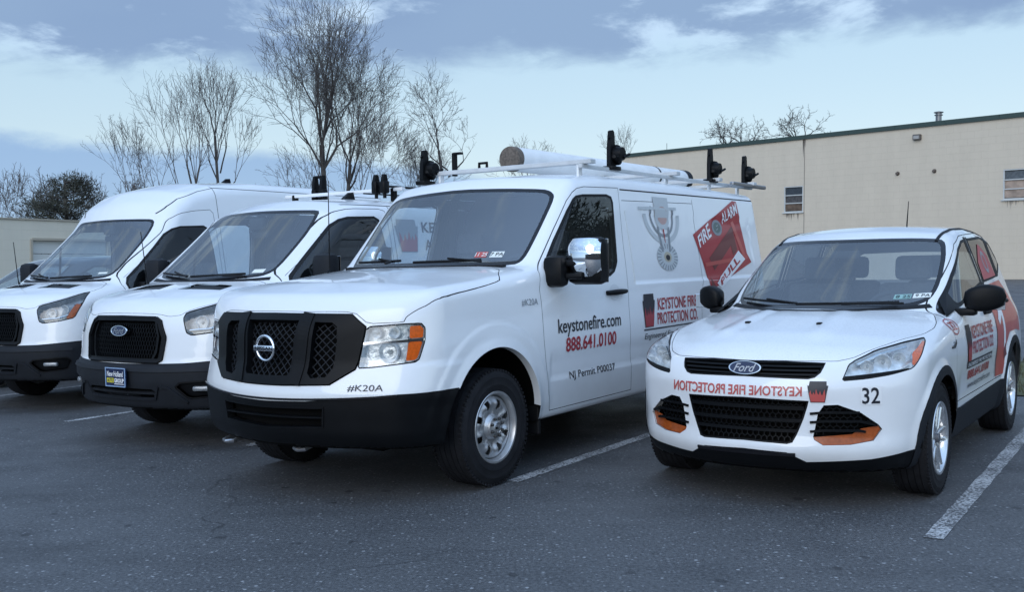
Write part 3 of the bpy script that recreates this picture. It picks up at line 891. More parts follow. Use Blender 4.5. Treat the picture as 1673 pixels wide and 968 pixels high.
def cab(root, dash, seats, wall, zf, wheel, wallmat=LINER):
    mb = MB(); x0, x1, w, z0, z1 = dash
    mb.rbox(((x0 + x1) / 2, 0, (z0 + z1) / 2), (x1 - x0, w, z1 - z0), .06)
    mb.rbox((x1 - .05, wheel[1], z1 + .02), (.22, .40, .09), .04)
    mb.build('dashboard', INTERIOR, root, smooth=True)
    for x, y in seats:
        sb = MB(); seat(sb, x, y, zf); sb.build('seat', SEATM, root, smooth=True)
    st = MB(); steering(st, *wheel); st.build('steering_wheel', INTERIOR, root, smooth=True)
    if wall:
        wb = MB(); h_ = wall[1] / 2; wb.prism([(-h_, wall[2]), (h_, wall[2]), (h_, 1.25), (h_ - .13, wall[3] - .15), (h_ - .26, wall[3]), (.26 - h_, wall[3]), (.13 - h_, wall[3] - .15), (-h_, 1.25)], wall[0] - .015, wall[0] + .015, Matrix(((0, 0, 1, 0), (1, 0, 0, 0), (0, 1, 0, 0), (0, 0, 0, 1))))
        wb.build('bulkhead', wallmat, root)
    fb = MB(); fb.box(((x0 + (wall[0] if wall else 3.6)) / 2 + .3, 0, zf - .05), ((wall[0] if wall else 3.6) - x0, w * .98, .06)); fb.build('cab_floor', INTERIOR, root)
def side_place(B, sgn=-1, off=0.004): return lambda V: B.on_side(V, sgn, off)
def front_place(B, off=0.004): return lambda V: B.on_front(V, off)
def oval_badge(root, c, nrm, w, h, script=True):
    """blue oval with chrome rim and script lettering, facing nrm (mostly -x)"""
    q = Vector(nrm).normalized(); up = Vector((0, 0, 1)); up = (up - q * up.dot(q)).normalized(); rt = up.cross(q)
    M = Matrix((( rt.x, up.x, q.x, c[0]), (rt.y, up.y, q.y, c[1]), (rt.z, up.z, q.z, c[2]), (0, 0, 0, 1)))
    n = 36
    def ell(k, z): return [M @ Vector((w / 2 * k * math.cos(2 * math.pi * i / n), h / 2 * k * math.sin(2 * math.pi * i / n), z)) for i in range(n)]
    mb = MB(); R = [ell(1, -.03), ell(1, .004), ell(.97, .010), ell(.90, .010), ell(.88, .006)]
    V = [p for r_ in R for p in r_]; F = []
    for a in range(4):
        for i in range(n): F.append((a * n + i, a * n + (i + 1) % n, (a + 1) * n + (i + 1) % n, (a + 1) * n + i))
    mb.add(V, F)
    b = mb.build('oval_emblem', CHROME, root, smooth=True, angle=50)
    f2 = MB(); f2.add(ell(.885, .0075), [tuple(range(n))]); f2.build('emblem_field', BLUEV, b)
    V2, F2 = fit_text('Ford', (-w * .34, -h * .30, w * .34, h * .30), bold=.012, shear=.45)
    me = bpy.data.meshes.new('emblem_script'); me.from_pydata([tuple(M @ Vector((a, c_, .010))) for a, c_ in V2], [], F2); me.materials.append(STEEL)
    link_mesh('emblem_script', me, b)
    return b
def lamp_guts(B, root, rid, disp, bowls, bars=(), bucket=None):
    """lamp bucket behind the lens with round bowls and bulbs"""
    lens = B.objs[rid]
    B.behind(rid, 'lamp_bucket', bucket or REFLECTOR, disp, rid, root, True, [k for k, d in B.reg.items() if d.get('parent') == rid])
    mb = MB(); bl = MB()
    for (x, y, z), r, ax in bowls:
        d = Vector(ax).normalized(); M = d.to_track_quat('Z', 'Y').to_matrix().to_4x4(); M.translation = Vector((x, y, z))
        n = 24; V = []; F = []
        pr = [(.25, -.9), (.6, -.62), (.85, -.3), (1.0, 0), (1.06, .0), (1.06, -.4)]
        for a, b_ in pr:
            for k in range(n):
                V.append(M @ Vector((r * a * math.cos(2 * math.pi * k / n), r * a * math.sin(2 * math.pi * k / n), r * b_)))
        for i in range(len(pr) - 1):
            for k in range(n): F.append((i * n + k, i * n + (k + 1) % n, (i + 1) * n + (k + 1) % n, (i + 1) * n + k))
        mb.add(V, F)
        P = [M @ Vector((0, 0, -r * .8)), M @ Vector((0, 0, -r * .2)), M @ Vector((0, 0, -r * .05))]
        bl.tube(P, [r * .22, r * .22, r * .1], 10)
    if bowls:
        mb.build('lamp_bowl', REFLECTOR, lens, smooth=True, angle=50)
        bl.build('bulb', mat('bulb_glass', (.5, .5, .48), .1, .3), lens, smooth=True)
    for p in bars:
        q = MB(); q.tube(p, .010, 8); q.build('lamp_strip', CHROME, lens)

# ============================================================ long nosed cargo van (row, second from the right)
def build_cargo_van():
    root = thing('cargo_van', 'long white cargo van with big black grille, red fire alarm graphic and roof rack', 'van', (-1.51442, 6.37623, 0), 0.97414)
    B = Body(f_nv, 6.1, 2.2, 210, 84, 84)
    L_ = lambda c: c[:, 1] < 0
    R_ = lambda c: c[:, 1] > 0
    for cx in (1.01, 4.70):
        B.remove(circle_poly(cx, .40, .53 if cx < 2 else .52, zb=.1), SIDE, lambda c: np.abs(c[:, 1]) > .45)
    B.underside(.5)
    # black lower bumper
    bum = B.new('bumper', BLACK)
    B.cut([(-.2, .645), (.30, .655), (.55, .675), (.98, .70), (1.40, .708), (1.40, .1), (-.2, .1)], WRAP(.6), lambda c: c[:, 0] < .62, bum)
    # windshield
    wh = [(0, 2.058), (-.42, 2.044), (-.70, 2.026), (-.76, 2.009), (-.805, 1.974), (-.818, 1.912), (-.824, 1.69), (-.822, 1.534), (-.806, 1.478), (-.773, 1.456), (-.541, 1.452), (-.257, 1.455), (0, 1.458)]
    wc = lambda c: (c[:, 0] > 1.15) & (c[:, 0] < 2.3)
    wsr = B.panel('windshield', rounded(sym(wh), .2, 1), FRONT, wc, GLASS, gap=.028, ring='frit')
    # hood
    hh = [(0, 1.195), (-.25, 1.192), (-.575, 1.190), (-.670, 1.118), (-.86, 1.124), (-.872, 1.158), (-.912, 1.195), (-.950, 1.222), (-.984, 1.262), (-.984, 1.30), (-.968, 1.352), (-.94, 1.378), (-.885, 1.402), (-.80, 1.425), (-.70, 1.440), (-.4, 1.446), (0, 1.446)]
    hood = B.hood(hh, lambda c: c[:, 0] < 1.56)
    # headlights
    lamp = [(.684, .851), (.713, .967), (.750, 1.106), (.992, 1.120), (1.14, 1.123), (1.168, 1.092), (1.166, 1.01), (1.126, .901), (1.097, .883), (.99, .874), (.80, .856)]
    amb_u = [(1.058, 1.030), (1.150, 1.033), (1.154, 1.085), (1.133, 1.105), (1.062, 1.103)]
    amb_l = [(1.030, .894), (1.095, .900), (1.112, .915), (1.148, 1.012), (1.052, 1.010)]
    lenses = []
    for nm, sd in (('L', L_), ('R', R_)):
        c = (lambda q, sd=sd: sd(q) & (q[:, 0] < .55))
        rid = B.panel('headlight', rounded(lamp, .12, 1), WRAP(.6), c, LENS, gap=.008, ring='lampgap')
        for am in (amb_u, amb_l):
            a = B.new('amber_lens', AMBER, .002, rid); B.cut(rounded(am, .1, 1), WRAP(.6), c, a, (rid,))
        ch = B.new('lamp_divider', CHROME, -.001, rid); B.cut([(.71, .995), (1.16, 1.012), (1.16, 1.028), (.71, 1.008)], WRAP(.6), c, ch, (rid,))
        lenses.append(rid)
    # grille
    gh = [(0, 1.188), (-.25, 1.186), (-.565, 1.183), (-.662, 1.106), (-.652, .978), (-.615, .845), (-.474, .752), (-.164, .743), (0, .742)]
    gc = lambda c: c[:, 0] < .4
    gfull = [(a * 1.05 if a > 0 else a, b) for a, b in sym(gh)]
    gr = B.panel('grille', gfull, FRONT, gc, BLACK, gap=.006, ring='lampgap', disp=-.012)
    mid = [(-.225, 1.142), (-.212, 1.008), (-.200, .82), (-.180, .800), (0, .796)]
    mid = sym([(0, 1.144)] + mid)
    so = [(-.335, 1.134), (-.455, 1.132), (-.492, 1.105), (-.500, 1.024), (-.485, .85), (-.445, .795), (-.350, .786), (-.315, .82), (-.325, 1.0)]
    gm = B.new('grille_back', DARK, .075, gr)
    for q in (mid, so, mirror(so)): B.cut(q, FRONT, gc, gm, (gr,))
    # lower intake
    slot = [(.56, .600), (-.43, .622), (-.41, .495), (.54, .462)]
    sl = B.new('lower_intake', DARK, .06, bum)
    half = [(0, .612), (-.44, .618), (-.425, .497), (0, .480)]
    B.cut(sym(half), FRONT, lambda c: c[:, 0] < .3, sl, (bum,))
    # doors
    door = [(1.654, .534), (1.594, .926), (1.582, 1.176), (1.570, 1.279), (1.618, 1.415), (1.706, 1.493), (1.92, 1.711), (2.148, 1.935), (2.235, 1.999), (2.31, 2.034), (2.42, 2.052), (2.975, 2.069), (2.970, 2.013), (2.914, 1.611), (2.896, 1.289), (2.890, 1.107), (2.912, .713), (2.94, .418), (1.687, .412)]
    win = [(1.684, 1.414), (1.764, 1.518), (1.876, 1.634), (2.108, 1.855), (2.216, 1.946), (2.269, 1.974), (2.374, 1.989), (2.757, 2.006), (2.835, 1.990), (2.850, 1.943), (2.768, 1.469), (2.745, 1.435), (2.70, 1.385), (2.62, 1.352), (1.70, 1.340)]
    doors = []
    for sd in (L_, R_):
        d = B.panel('door', door, SIDE, lambda q, sd=sd: sd(q) & (np.abs(q[:, 1]) > .6), gap=.005)
        w = B.panel('door_window', win, SIDE, lambda q, sd=sd: sd(q) & (np.abs(q[:, 1]) > .6), GLASS_DARK, gap=.022, ring='seal', allow=(d,), parent=d)
        doors.append((d, w))
    # cargo shell seams
    def seam_line(pts, sd, w=.006):
        a = np.array(pts, float)
        for p, q in zip(a[:-1], a[1:]):
            t = (q - p) / np.linalg.norm(q - p); n_ = np.array([-t[1], t[0]]) * w / 2
            B.cut([p - n_, q - n_, q + n_, p + n_], SIDE, sd, B.ringid('seam'))
    for sd in (L_, R_):
        c = lambda q, sd=sd: sd(q) & (np.abs(q[:, 1]) > .6)
        seam_line([(4.405, 2.03), (4.405, 1.28), (4.33, 1.15), (4.30, .45)], c)
        seam_line([(3.00, 2.055), (5.98, 2.075)], lambda q, sd=sd: sd(q) & (np.abs(q[:, 1]) > .6), .012)
        seam_line([(3.00, 1.965), (4.40, 1.99)], c, .005)
    # hood to fender crease down to door
    B.emit(root)
    cond = lambda c: (c[:, 0] > 1.45) & (c[:, 0] < 3.1) & (c[:, 2] > .55)
    B.liner(root, (0,) + tuple(d for d, w in doors), LINER, cond)
    for rid in lenses:
        s = -1 if rid == lenses[0] else 1
        lamp_guts(B, root, rid, .075, [((.235, s * .76, .945), .062, (-1, s * .25, 0)), ((.245, s * .80, 1.065), .035, (-1, s * .3, 0)), ((.20, s * .70, 1.06), .03, (-1, s * .2, 0))])
    # grille depth, mesh, badge
    rm = MB()
    for q in (mid, so, mirror(so)):
        B.band(rm, B.on_front(resample(q, .05, True), 0.012), .010, .085, 0.0, closed=True)
    rm.build('grille_rim', BLACK, B.objs[gr])
    gmesh = MB()
    for q in (mid, so, mirror(so)):
        qa = np.array(q)
        lo, hi = qa.min(0), qa.max(0)
        for sg in (1, -1):
            for c0 in np.arange(-1.4, 1.4, .052):
                P = np.array([(y, 0.965 + c0 + sg * y * .95) for y in np.arange(lo[0], hi[0], .008)])
                k = pip(P, q)
                if k.sum() > 4: B.band(gmesh, B.on_front(P[k], -.030), .006, .012, 0.0)
    gmesh.build('grille_mesh', GREYPL, B.objs[gr])
    for s in (-1, 1):                                      # two broad uprights
        bars = MB(); B.band(bars, B.on_front(resample([(s * .28, 1.182), (s * .270, 1.0), (s * .258, .85), (s * .245, .752)], .03), .012), [.085, .08, .078, .076, .076, .075, .074, .074, .074, .074, .074, .074, .074, .074, .074, .074, .074, .074, .074][:len(resample([(s * .28, 1.182), (s * .270, 1.0), (s * .258, .85), (s * .245, .752)], .03))], .03, .006)
        bars.build('grille_bar', BLACK, B.objs[gr])
    # round emblem
    c = B.on_front([(0.0, .968)], .03)[0]; mb = MB()
    M = Matrix.Translation(Vector(c)) @ Matrix.Rotation(math.radians(-92), 4, 'Y')
    pts = [M @ Vector((.077 * math.cos(a), .077 * math.sin(a), 0)) for a in np.linspace(0, 2 * math.pi, 37)]
    mb.tube(pts, .010, 8, cap=False)
    mb.rbox((c[0] - .008, c[1], c[2]), (.016, .185, .036), .005)
    em = mb.build('round_emblem', CHROME, root, smooth=True, angle=50)
    V, F = fit_text('NISSAN', (-.080, -.011, .080, .011), bold=.02)
    me = bpy.data.meshes.new('emblem_lettering'); me.from_pydata([(c[0] - .0175, c[1] - a, c[2] + b_) for a, b_ in V], [], F); me.materials.append(INK)
    link_mesh('emblem_lettering', me, em)
    # bumper details: slats in intake, lip, tow hooks, skirt
    sb = MB()
    for z in (.555,): B.band(sb, B.on_front(resample([(.44, z - .006), (.2, z + .0), (-.2, z + .0), (-.43, z + .002)], .05), .0), .010, .04, .004)
    B.band(sb, B.on_front(resample(sym(half), .05, True), .0), .012, .05, .006, closed=True)
    sb.build('intake_slat', BLACK, B.objs[bum])
    lip = MB(); B.band(lip, B.on_front(resample([(y, .664 + .030 * (abs(y) / .9) ** 2) for y in np.linspace(-.86, .86, 15)], .06), .004), .012, .03, .008)
    lip.build('bumper_lip', GLOSSBLK, B.objs[bum], smooth=True)
    for s in (.50, -.16):
        hk = MB(); hk.tube([(.16, s - .05, .36), (.06, s - .045, .335), (.04, s, .333), (.06, s + .045, .335), (.16, s + .05, .36)], .014, 8)
        hk.build('tow_hook', STEEL, root, smooth=True)
    ub = MB(); ub.rbox((1.1, 0, .36), (1.5, 1.2, .12), .04); ub.rbox((3.3, 0, .36), (3.2, 1.4, .1), .04); ub.tube([(.985, -.75, .34), (.985, .75, .34)], .06, 10); ub.tube([(4.70, -.75, .38), (4.70, .75, .38)], .08, 10)
    ub.rbox((.75, -.25, .36), (.50, .9, .08), .03)
    ub.build('chassis', DARK, root)
    for cx in (1.01, 4.70):
        for s in (-1, 1): al = MB(); arch_liner(al, cx, .40, .555, .97, s); al.build('arch_liner', DARK, root)
    for cx, r in ((1.01, .528), (4.70, .518)):
        for s in (-1, 1):
            P = B.on_side([(cx + r * math.cos(a), .40 + r * math.sin(a)) for a in np.radians(np.linspace(8, 145 if cx < 2 else 172, 28))], s)
            ae = MB(); B.band(ae, P, .010, .05, .002); ae.build('arch_edge', WHITE, root, smooth=True)
    for s in (-1, 1):
        for x in (1.575, 5.30): mf = MB(); mf.rbox((x, s * .875, .39), (.03, .20, .26), .01); mf.build('mud_flap', SEAL, root)
    # wheels
    w = steel_wheel(root, None, R=.388, rim=.230); w.location = (1.03, -.865, .390)
    for x, y, rz in ((4.70, -.865, 0), (1.03, .865, math.pi), (4.70, .865, math.pi)): copy_wheel(w, root, (x, y, .390), rz)
    # door handles
    for s in (-1, 1):
        P = B.on_side([(2.52, 1.222), (2.62, 1.225), (2.72, 1.227), (2.80, 1.228)], s)
        d = B.objs[doors[0 if s < 0 else 1][0]]
        cup = MB(); V, F = disc2(2.66, 1.225, .085, 24, .75); V, F = fine(V, F, .03)
        cup.add(B.on_side(V, s, .0025), F); cup.build('handle_cup', mat('handle_cup_paint', (.70, .71, .72), .4, coat=.6), d, smooth=True)
        hb = MB(); hb.tube([tuple(p + np.array([0, s * o, 0])) for p, o in zip(P, (.012, .034, .036, .030))], [.018, .022, .022, .017], 10); hb.build('handle', BLACK, d, smooth=True)
    # mirrors
    for s in (-1, 1):
        mr = bpy.data.objects.new('mirror', None); COL.objects.link(mr); mr.parent = root
        if s > 0: mr.location = (.30, -.20, 0)                 # pushed in towards the door
        am = MB()
        am.rbox((1.735, s * 1.035, 1.405), (.13, .17, .225), .045)
        for z in (1.38, 1.47): am.rbox((1.76, s * 1.13, z - .01), (.07, .24, .045), .015)
        am.build('mirror_arm', BLACK, mr, smooth=True)
        hs = MB(); yc = s * 1.235
        hs.rbox((1.845, yc, 1.475), (.15, .300, .335), .055); hs.build('mirror_housing', BLACK, mr, smooth=True)
        cc = MB(); n1_, n2_ = 14, 16; V = []; F = []
        for i in range(n1_ + 1):
            for j in range(n2_ + 1):
                a, b_ = i / n1_ * 2 - 1, j / n2_ * 2 - 1
                rr = (1 - .14 * abs(b_) ** 3)
                yy = yc + s * .005 + .136 * a * (1 - .10 * abs(b_) ** 4); zz = 1.500 + .135 * b_ * (1 - .10 * abs(a) ** 4)
                V.append((1.722 + .050 * (abs(a) ** 2.6) + .040 * (abs(b_) ** 3) , yy, zz))
        for i in range(n1_):
            for j in range(n2_): F.append((i * (n2_ + 1) + j, (i + 1) * (n2_ + 1) + j, (i + 1) * (n2_ + 1) + j + 1, i * (n2_ + 1) + j + 1))
        cc.add(V, F); cap_o = cc.build('mirror_cap', CHROME, mr, smooth=True, angle=80)
        gl = MB(); gl.rbox((1.923, yc, 1.475), (.006, .24, .31), .002); gl.build('mirror_glass', CHROME, mr)
    # wipers, cowl
    cw = MB(); P = B.on_front([(y, 1.455) for y in np.linspace(-.75, .75, 16)], .0); B.band(cw, P, .05, .02, .006); cw.build('cowl', SEAL, root)
    for a, b_ in (((.62, 1.475), (.18, 1.487)), ((.02, 1.468), (-.55, 1.478))):
        wp = MB(); P = B.on_front(resample([a, b_], .06), .022); wiper(wp, P, .010)
        P2 = B.on_front(resample([((a[0] + b_[0]) / 2, (a[1] + b_[1]) / 2 + .012), (b_[0] - .02, 1.452)], .06), .035); wiper(wp, P2, .009)
        wp.build('wiper', SEAL, root, smooth=True)
    an = MB(); q = B.on_top([(1.33, .80)])[0]; an.tube([tuple(q), tuple(q + np.array([.02, 0, .03])), tuple(q + np.array([.05, .02, .72]))], [.012, .006, .0035], 6); an.build('antenna', BLACK, root)
    cab(root, (1.50, 2.05, 1.50, 1.10, 1.42), [(2.30, -.42), (2.30, .42)], (3.05, 1.70, .6, 2.06), .72, (2.12, -.42, 1.36), mat('bulkhead_grey', (.075, .077, .08), .8))
    # papers on dash / stickers on the windshield
    for nm, (y0, z0, y1, z1), m_ in (('inspection_sticker', (-.535, 1.515, -.445, 1.555), RED_L), ('registration_sticker', (-.655, 1.513, -.560, 1.555), PAPER)):
        V, F = shape([(y0, z0), (y1, z0), (y1, z1), (y0, z1)]); sticker(nm, B.objs[wsr], V, F, lambda v: B.on_front(v, .002, 2.6), m_)
    V, F = fit_text('11 25', (-.535, 1.522, -.445, 1.548), bold=.01, flip=True); sticker('sticker_digits', B.objs[wsr], V, F, lambda v: B.on_front(v, .0035, 2.6), PAPER)
    V, F = fit_text('7 PA', (-.655, 1.522, -.560, 1.548), bold=.01, flip=True); sticker('sticker_digits', B.objs[wsr], V, F, lambda v: B.on_front(v, .0035, 2.6), INK)
    # ---------------------------------------------------------------- lettering
    sp = side_place(B)
    def sp2(o): return side_place(B, -1, o)
    def t(nm, txt, box, m_, **k):
        V, F = fit_text(txt, box, **k); sticker(nm, root, V, F, sp, m_, .15)
    t('web_address', 'keystonefire.com', (1.787, .925, 2.735, 1.062), INK, bold=.012)
    t('phone_number', '888.641.0100', (1.890, .815, 2.655, .922), RED, bold=.022)
    t('permit_number', 'NJ Permit P00037', (1.945, .598, 2.640, .668), INK, bold=.006)
    t('fleet_number', '#K20A', (1.331, 1.172, 1.535, 1.222), INKGREY)
    V, F = fit_text('#K20A', (0, .716, 1, .757), bold=.004); V[:, 0] = -.585 - V[:, 0] * .20
    sticker('fleet_number', root, V, F, front_place(B), INK, .05)
    t('company_name', 'KEYSTONE FIRE', (3.406, 1.046, 4.215, 1.148), RED, bold=.02)
    t('company_name', 'PROTECTION CO.', (3.390, .924, 4.217, 1.026), RED, bold=.02)
    V, F = shape([(3.137, .886), (4.22, .892), (4.22, .902), (3.137, .898)]); sticker('underline', root, V, F, sp, INK)
    t('slogan', 'Engineered Fire Protection Systems', (3.150, .800, 4.46, .862), INK, shear=.25)
    V, F = shape(keystone((3.125, .912, 3.352, 1.19))); sticker('keystone_logo', root, V, F, sp, INK)
    V, F = shape(flames((3.125, .912, 3.352, 1.19))); sticker('logo_flame', root, V, F, sp2(.006), RED)
    # red pull station graphic, set on a slant
    rq = [(4.335, 1.70), (5.40, 2.055), (5.50, 2.05), (5.60, 1.52), (5.69, 1.43), (4.56, 1.175), (4.45, 1.46)]
    V, F = shape(rq); sticker('alarm_graphic', root, V, F, sp2(.004), RED, .05)
    V, F = shape([(4.62, 1.48), (5.31, 1.80), (5.35, 1.56), (5.22, 1.50), (5.20, 1.60), (4.70, 1.36)]); sticker('graphic_shade', root, V, F, sp2(.0055), RED_D, .05)
    V, F = shape([(4.50, 1.435), (5.60, 1.50), (5.59, 1.465), (4.52, 1.40)]); sticker('graphic_edge', root, V, F, sp2(.0065), RED_L, .05)
    V, F = shape([(5.28, 1.83), (5.35, 1.85), (5.55, 1.50), (5.48, 1.47)]); sticker('graphic_edge', root, V, F, sp2(.0065), RED_L, .05)
    V, F = shape([(4.585, 1.30), (4.70, 1.17), (4.62, 1.185), (4.56, 1.19)]); sticker('graphic_shade', root, V, F, sp2(.0066), RED_D, .05)
    V, F = fit_text('FIRE', None, bold=.02, quad=[(4.44, 1.575), (4.76, 1.69), (4.72, 1.82), (4.42, 1.68)]); sticker('alarm_word', root, V, F, sp2(.0068), WHITEV, .05)
    V, F = fit_text('ALARM', None, bold=.02, quad=[(5.06, 1.81), (5.48, 1.93), (5.47, 2.04), (5.04, 1.91)]); sticker('alarm_word', root, V, F, sp2(.0068), WHITEV, .05)
    V, F = ring2(4.915, 1.772, 0.085, .125, 32, .62); sticker('graphic_ring', root, V, F, sp2(.0068), INKGREY, .05)
    V, F = disc2(4.915, 1.772, .085, 28, .62); sticker('graphic_disc', root, V, F, sp2(.0062), mat('green_grey_vinyl', (.12, .16, .15), .4), .05)
    V, F = shape([(4.89, 1.74), (4.93, 1.765), (4.91, 1.775), (4.95, 1.805), (4.91, 1.785), (4.925, 1.772)]); sticker('graphic_bolt', root, V, F, sp2(.0074), WHITEV, .05)
    V, F = shape([(4.70, 1.24), (5.37, 1.55), (5.52, 1.462), (4.80, 1.185)]); sticker('pull_handle', root, V, F, sp2(.0075), WHITEV, .05)
    V, F = fit_text('PULL', None, bold=.03, quad=[(4.80, 1.212), (5.38, 1.44), (5.31, 1.505), (4.78, 1.262)]); sticker('pull_word', root, V, F, sp2(.009), RED, .05)
    # sprinkler head graphic
    def s_(nm, vf, m_, o): sticker(nm, root, vf[0], vf[1], sp2(o), m_, .06)
    s_('sprinkler_ring', ring2(3.72, 1.87, .30, .36, 40, .72, 180, 360), INKLIGHT, .004)
    s_('sprinkler_ring', ring2(3.72, 1.87, .205, .235, 40, .85, 160, 380), INKGREY, .0045)
    s_('sprinkler_body', shape([(3.57, 2.02), (3.87, 2.02), (3.85, 1.80), (3.80, 1.74), (3.64, 1.74), (3.59, 1.80)]), INKLIGHT, .005)
    s_('sprinkler_face', disc2(3.73, 1.86, .10, 24, .8), mat('pink_vinyl', (.50, .33, .30), .4), .0058)
    s_('sprinkler_post', shape([(3.60, 1.76), (3.63, 1.76), (3.66, 1.54), (3.62, 1.54)]), INKGREY, .006)
    s_('sprinkler_post', shape([(3.81, 1.76), (3.84, 1.76), (3.80, 1.54), (3.76, 1.54)]), INKGREY, .006)
    s_('sprinkler_stem', shape([(3.705, 1.74), (3.73, 1.74), (3.72, 1.62), (3.71, 1.62)]), RED, .0062)
    s_('deflector_plate', disc2(3.72, 1.495, .205, 36, .58), INKLIGHT, .005)
    for k in range(22):
        a = 2 * math.pi * k / 22
        p = [(3.72 + r_ * math.cos(a + d), 1.495 + .58 * r_ * math.sin(a + d)) for r_, d in ((.125, -.05), (.20, -.05), (.20, .05), (.125, .05))]
        s_('deflector_slot', shape(p), INKGREY, .006)
    s_('deflector_hub', disc2(3.72, 1.495, .075, 24, .6), TAN, .0065)
    s_('deflector_hub', disc2(3.72, 1.490, .042, 20, .6), INK, .0072)
    s_('graphic_bar', shape([(3.27, 1.925), (4.02, 1.94), (4.02, 1.915), (3.27, 1.90)]), INKLIGHT, .0055)
    # ---------------------------------------------------------------- ladder rack
    rk = bpy.data.objects.new('ladder_rack', None); COL.objects.link(rk); rk.parent = root
    zt = 2.245; RACK = mat('rack_white', (.55, .56, .56), .5, var=.1)
    for s in (-1,): rl = MB(); rl.rbox((4.45, s * .74, zt - .012), (3.70, .04, .03), .006); rl.build('rack_rail', RACK, rk)
    for x in (2.66, 4.25, 5.25, 6.12):
        cb = MB(); cb.rbox((x, 0, zt + .022), (.085, 1.66 if x < 6 else 1.72, .035), .006); cb.build('cross_bar', RACK, rk)
        for s in (-1, 1):
            lg = MB(); z0 = float(B.on_top([(x if x < 5.9 else 5.85, s * .70)])[0][2]); lg.rbox((x if x < 6 else 6.0, s * .70, (z0 + zt) / 2), (.06, .02, zt - z0 + .02), .004); lg.build('rack_foot', WHITE, rk)
    ls = MB(); ls.rbox((6.02, -.82, zt - .0), (.95, .045, .04), .01); ls.build('rack_roller', STEEL, rk)
    def clamp(x, y, zb, h, knob=1):
        mb = MB()
        mb.prism([(-.055, 0), (.045, 0), (.035, h * .45), (.022, h * .95), (0, h), (-.026, h * .97), (-.05, h * .5)], -.018, .018, Matrix.Translation((x, y, zb)) @ Matrix.Rotation(math.radians(90), 4, 'X'))
        if knob:
            mb.rbox((x + .05, y - .02, zb + .095), (.13, .085, .15), .03, rot=Matrix.Rotation(.5, 3, 'Y'))
            mb.lathe([(0, -.06), (.055, -.06), (.062, -.03), (.062, .03), (.04, .05), (0, .05)], 14, c=(x + .035, y - .03, zb + .10))
            mb.tube([(x + .04, y - .09, zb + .07), (x + .11, y - .11, zb + .10)], .012, 6)
        mb.rbox((x, y, zb - .02), (.16, .10, .035), .008)
        mb.tube([(x - .02, y, zb + h * .7), (x - .055, y, zb + h * .76), (x - .02, y, zb + h * .82)], .008, 6)
        return mb.build('ladder_clamp', BLACK, rk, smooth=True, angle=30)
    clamp(3.13, -.74, zt + .02, .30); clamp(5.20, -.74, zt + .03, .31); clamp(6.12, -.74, zt + .04, .29); clamp(2.56, .80, zt - .04, .27)
    hk = MB(); hk.rbox((2.66, .55, zt + .09), (.05, .03, .20), .006); hk.rbox((2.66, .515, zt + .185), (.05, .09, .02), .006); hk.build('hook_stop', BLACK, rk)
    hk = MB(); hk.tube([(2.72, .33, zt + .03), (2.72, .33, zt + .09), (2.72, .25, zt + .09), (2.72, .25, zt + .03)], .014, 8); hk.build('tie_loop', BLACK, rk)
    # carrier tube lying on the cross bars
    tb = thing('pipe_carrier', 'long white pipe with a brown capped end lying on the rack of the cargo van', 'pipe')
    c0 = Vector((2.80, .04, zt + .112)); M = root_matrix(root)
    r = .105
    pm = MB(); pm.lathe([(r * .98, 0), (r, .02), (r, 3.30), (r * .98, 3.32)], 36, axis='x')
    e1 = MB(); e1.lathe([(r * 1.02, .03), (r * 1.03, -.03), (r * .98, -.045), (r * .6, -.05), (0, -.05)], 36, axis='x')
    e2 = MB(); e2.lathe([(r * 1.03, 3.22), (r * 1.05, 3.33), (r * .6, 3.35), (0, 3.35)], 36, axis='x')
    bd = MB()
    for xx in (2.55,): bd.lathe([(r * 1.012, xx), (r * 1.03, xx + .01), (r * 1.03, xx + .025), (r * 1.012, xx + .035)], 36, axis='x')
    tb.matrix_world = M @ Matrix.Translation(c0) @ Matrix.Rotation(math.radians(-1.2), 4, 'Z')
    pm.build('pipe', mat('white_pvc', (.80, .80, .79), .4, var=.06, vscale=6), tb, smooth=True)
    e1.build('end_cap', mat('brown_cap', (.13, .105, .085), .8, var=.4, vscale=40, bump=.4, bscale=60), tb, smooth=True)
    e2.build('end_cap', GREYPL, tb, smooth=True); bd.build('strap', SEAL, tb, smooth=True)
    return root
def root_matrix(root):
    return Matrix.Translation(root.location) @ Matrix.Rotation(root.rotation_euler.z, 4, 'Z')
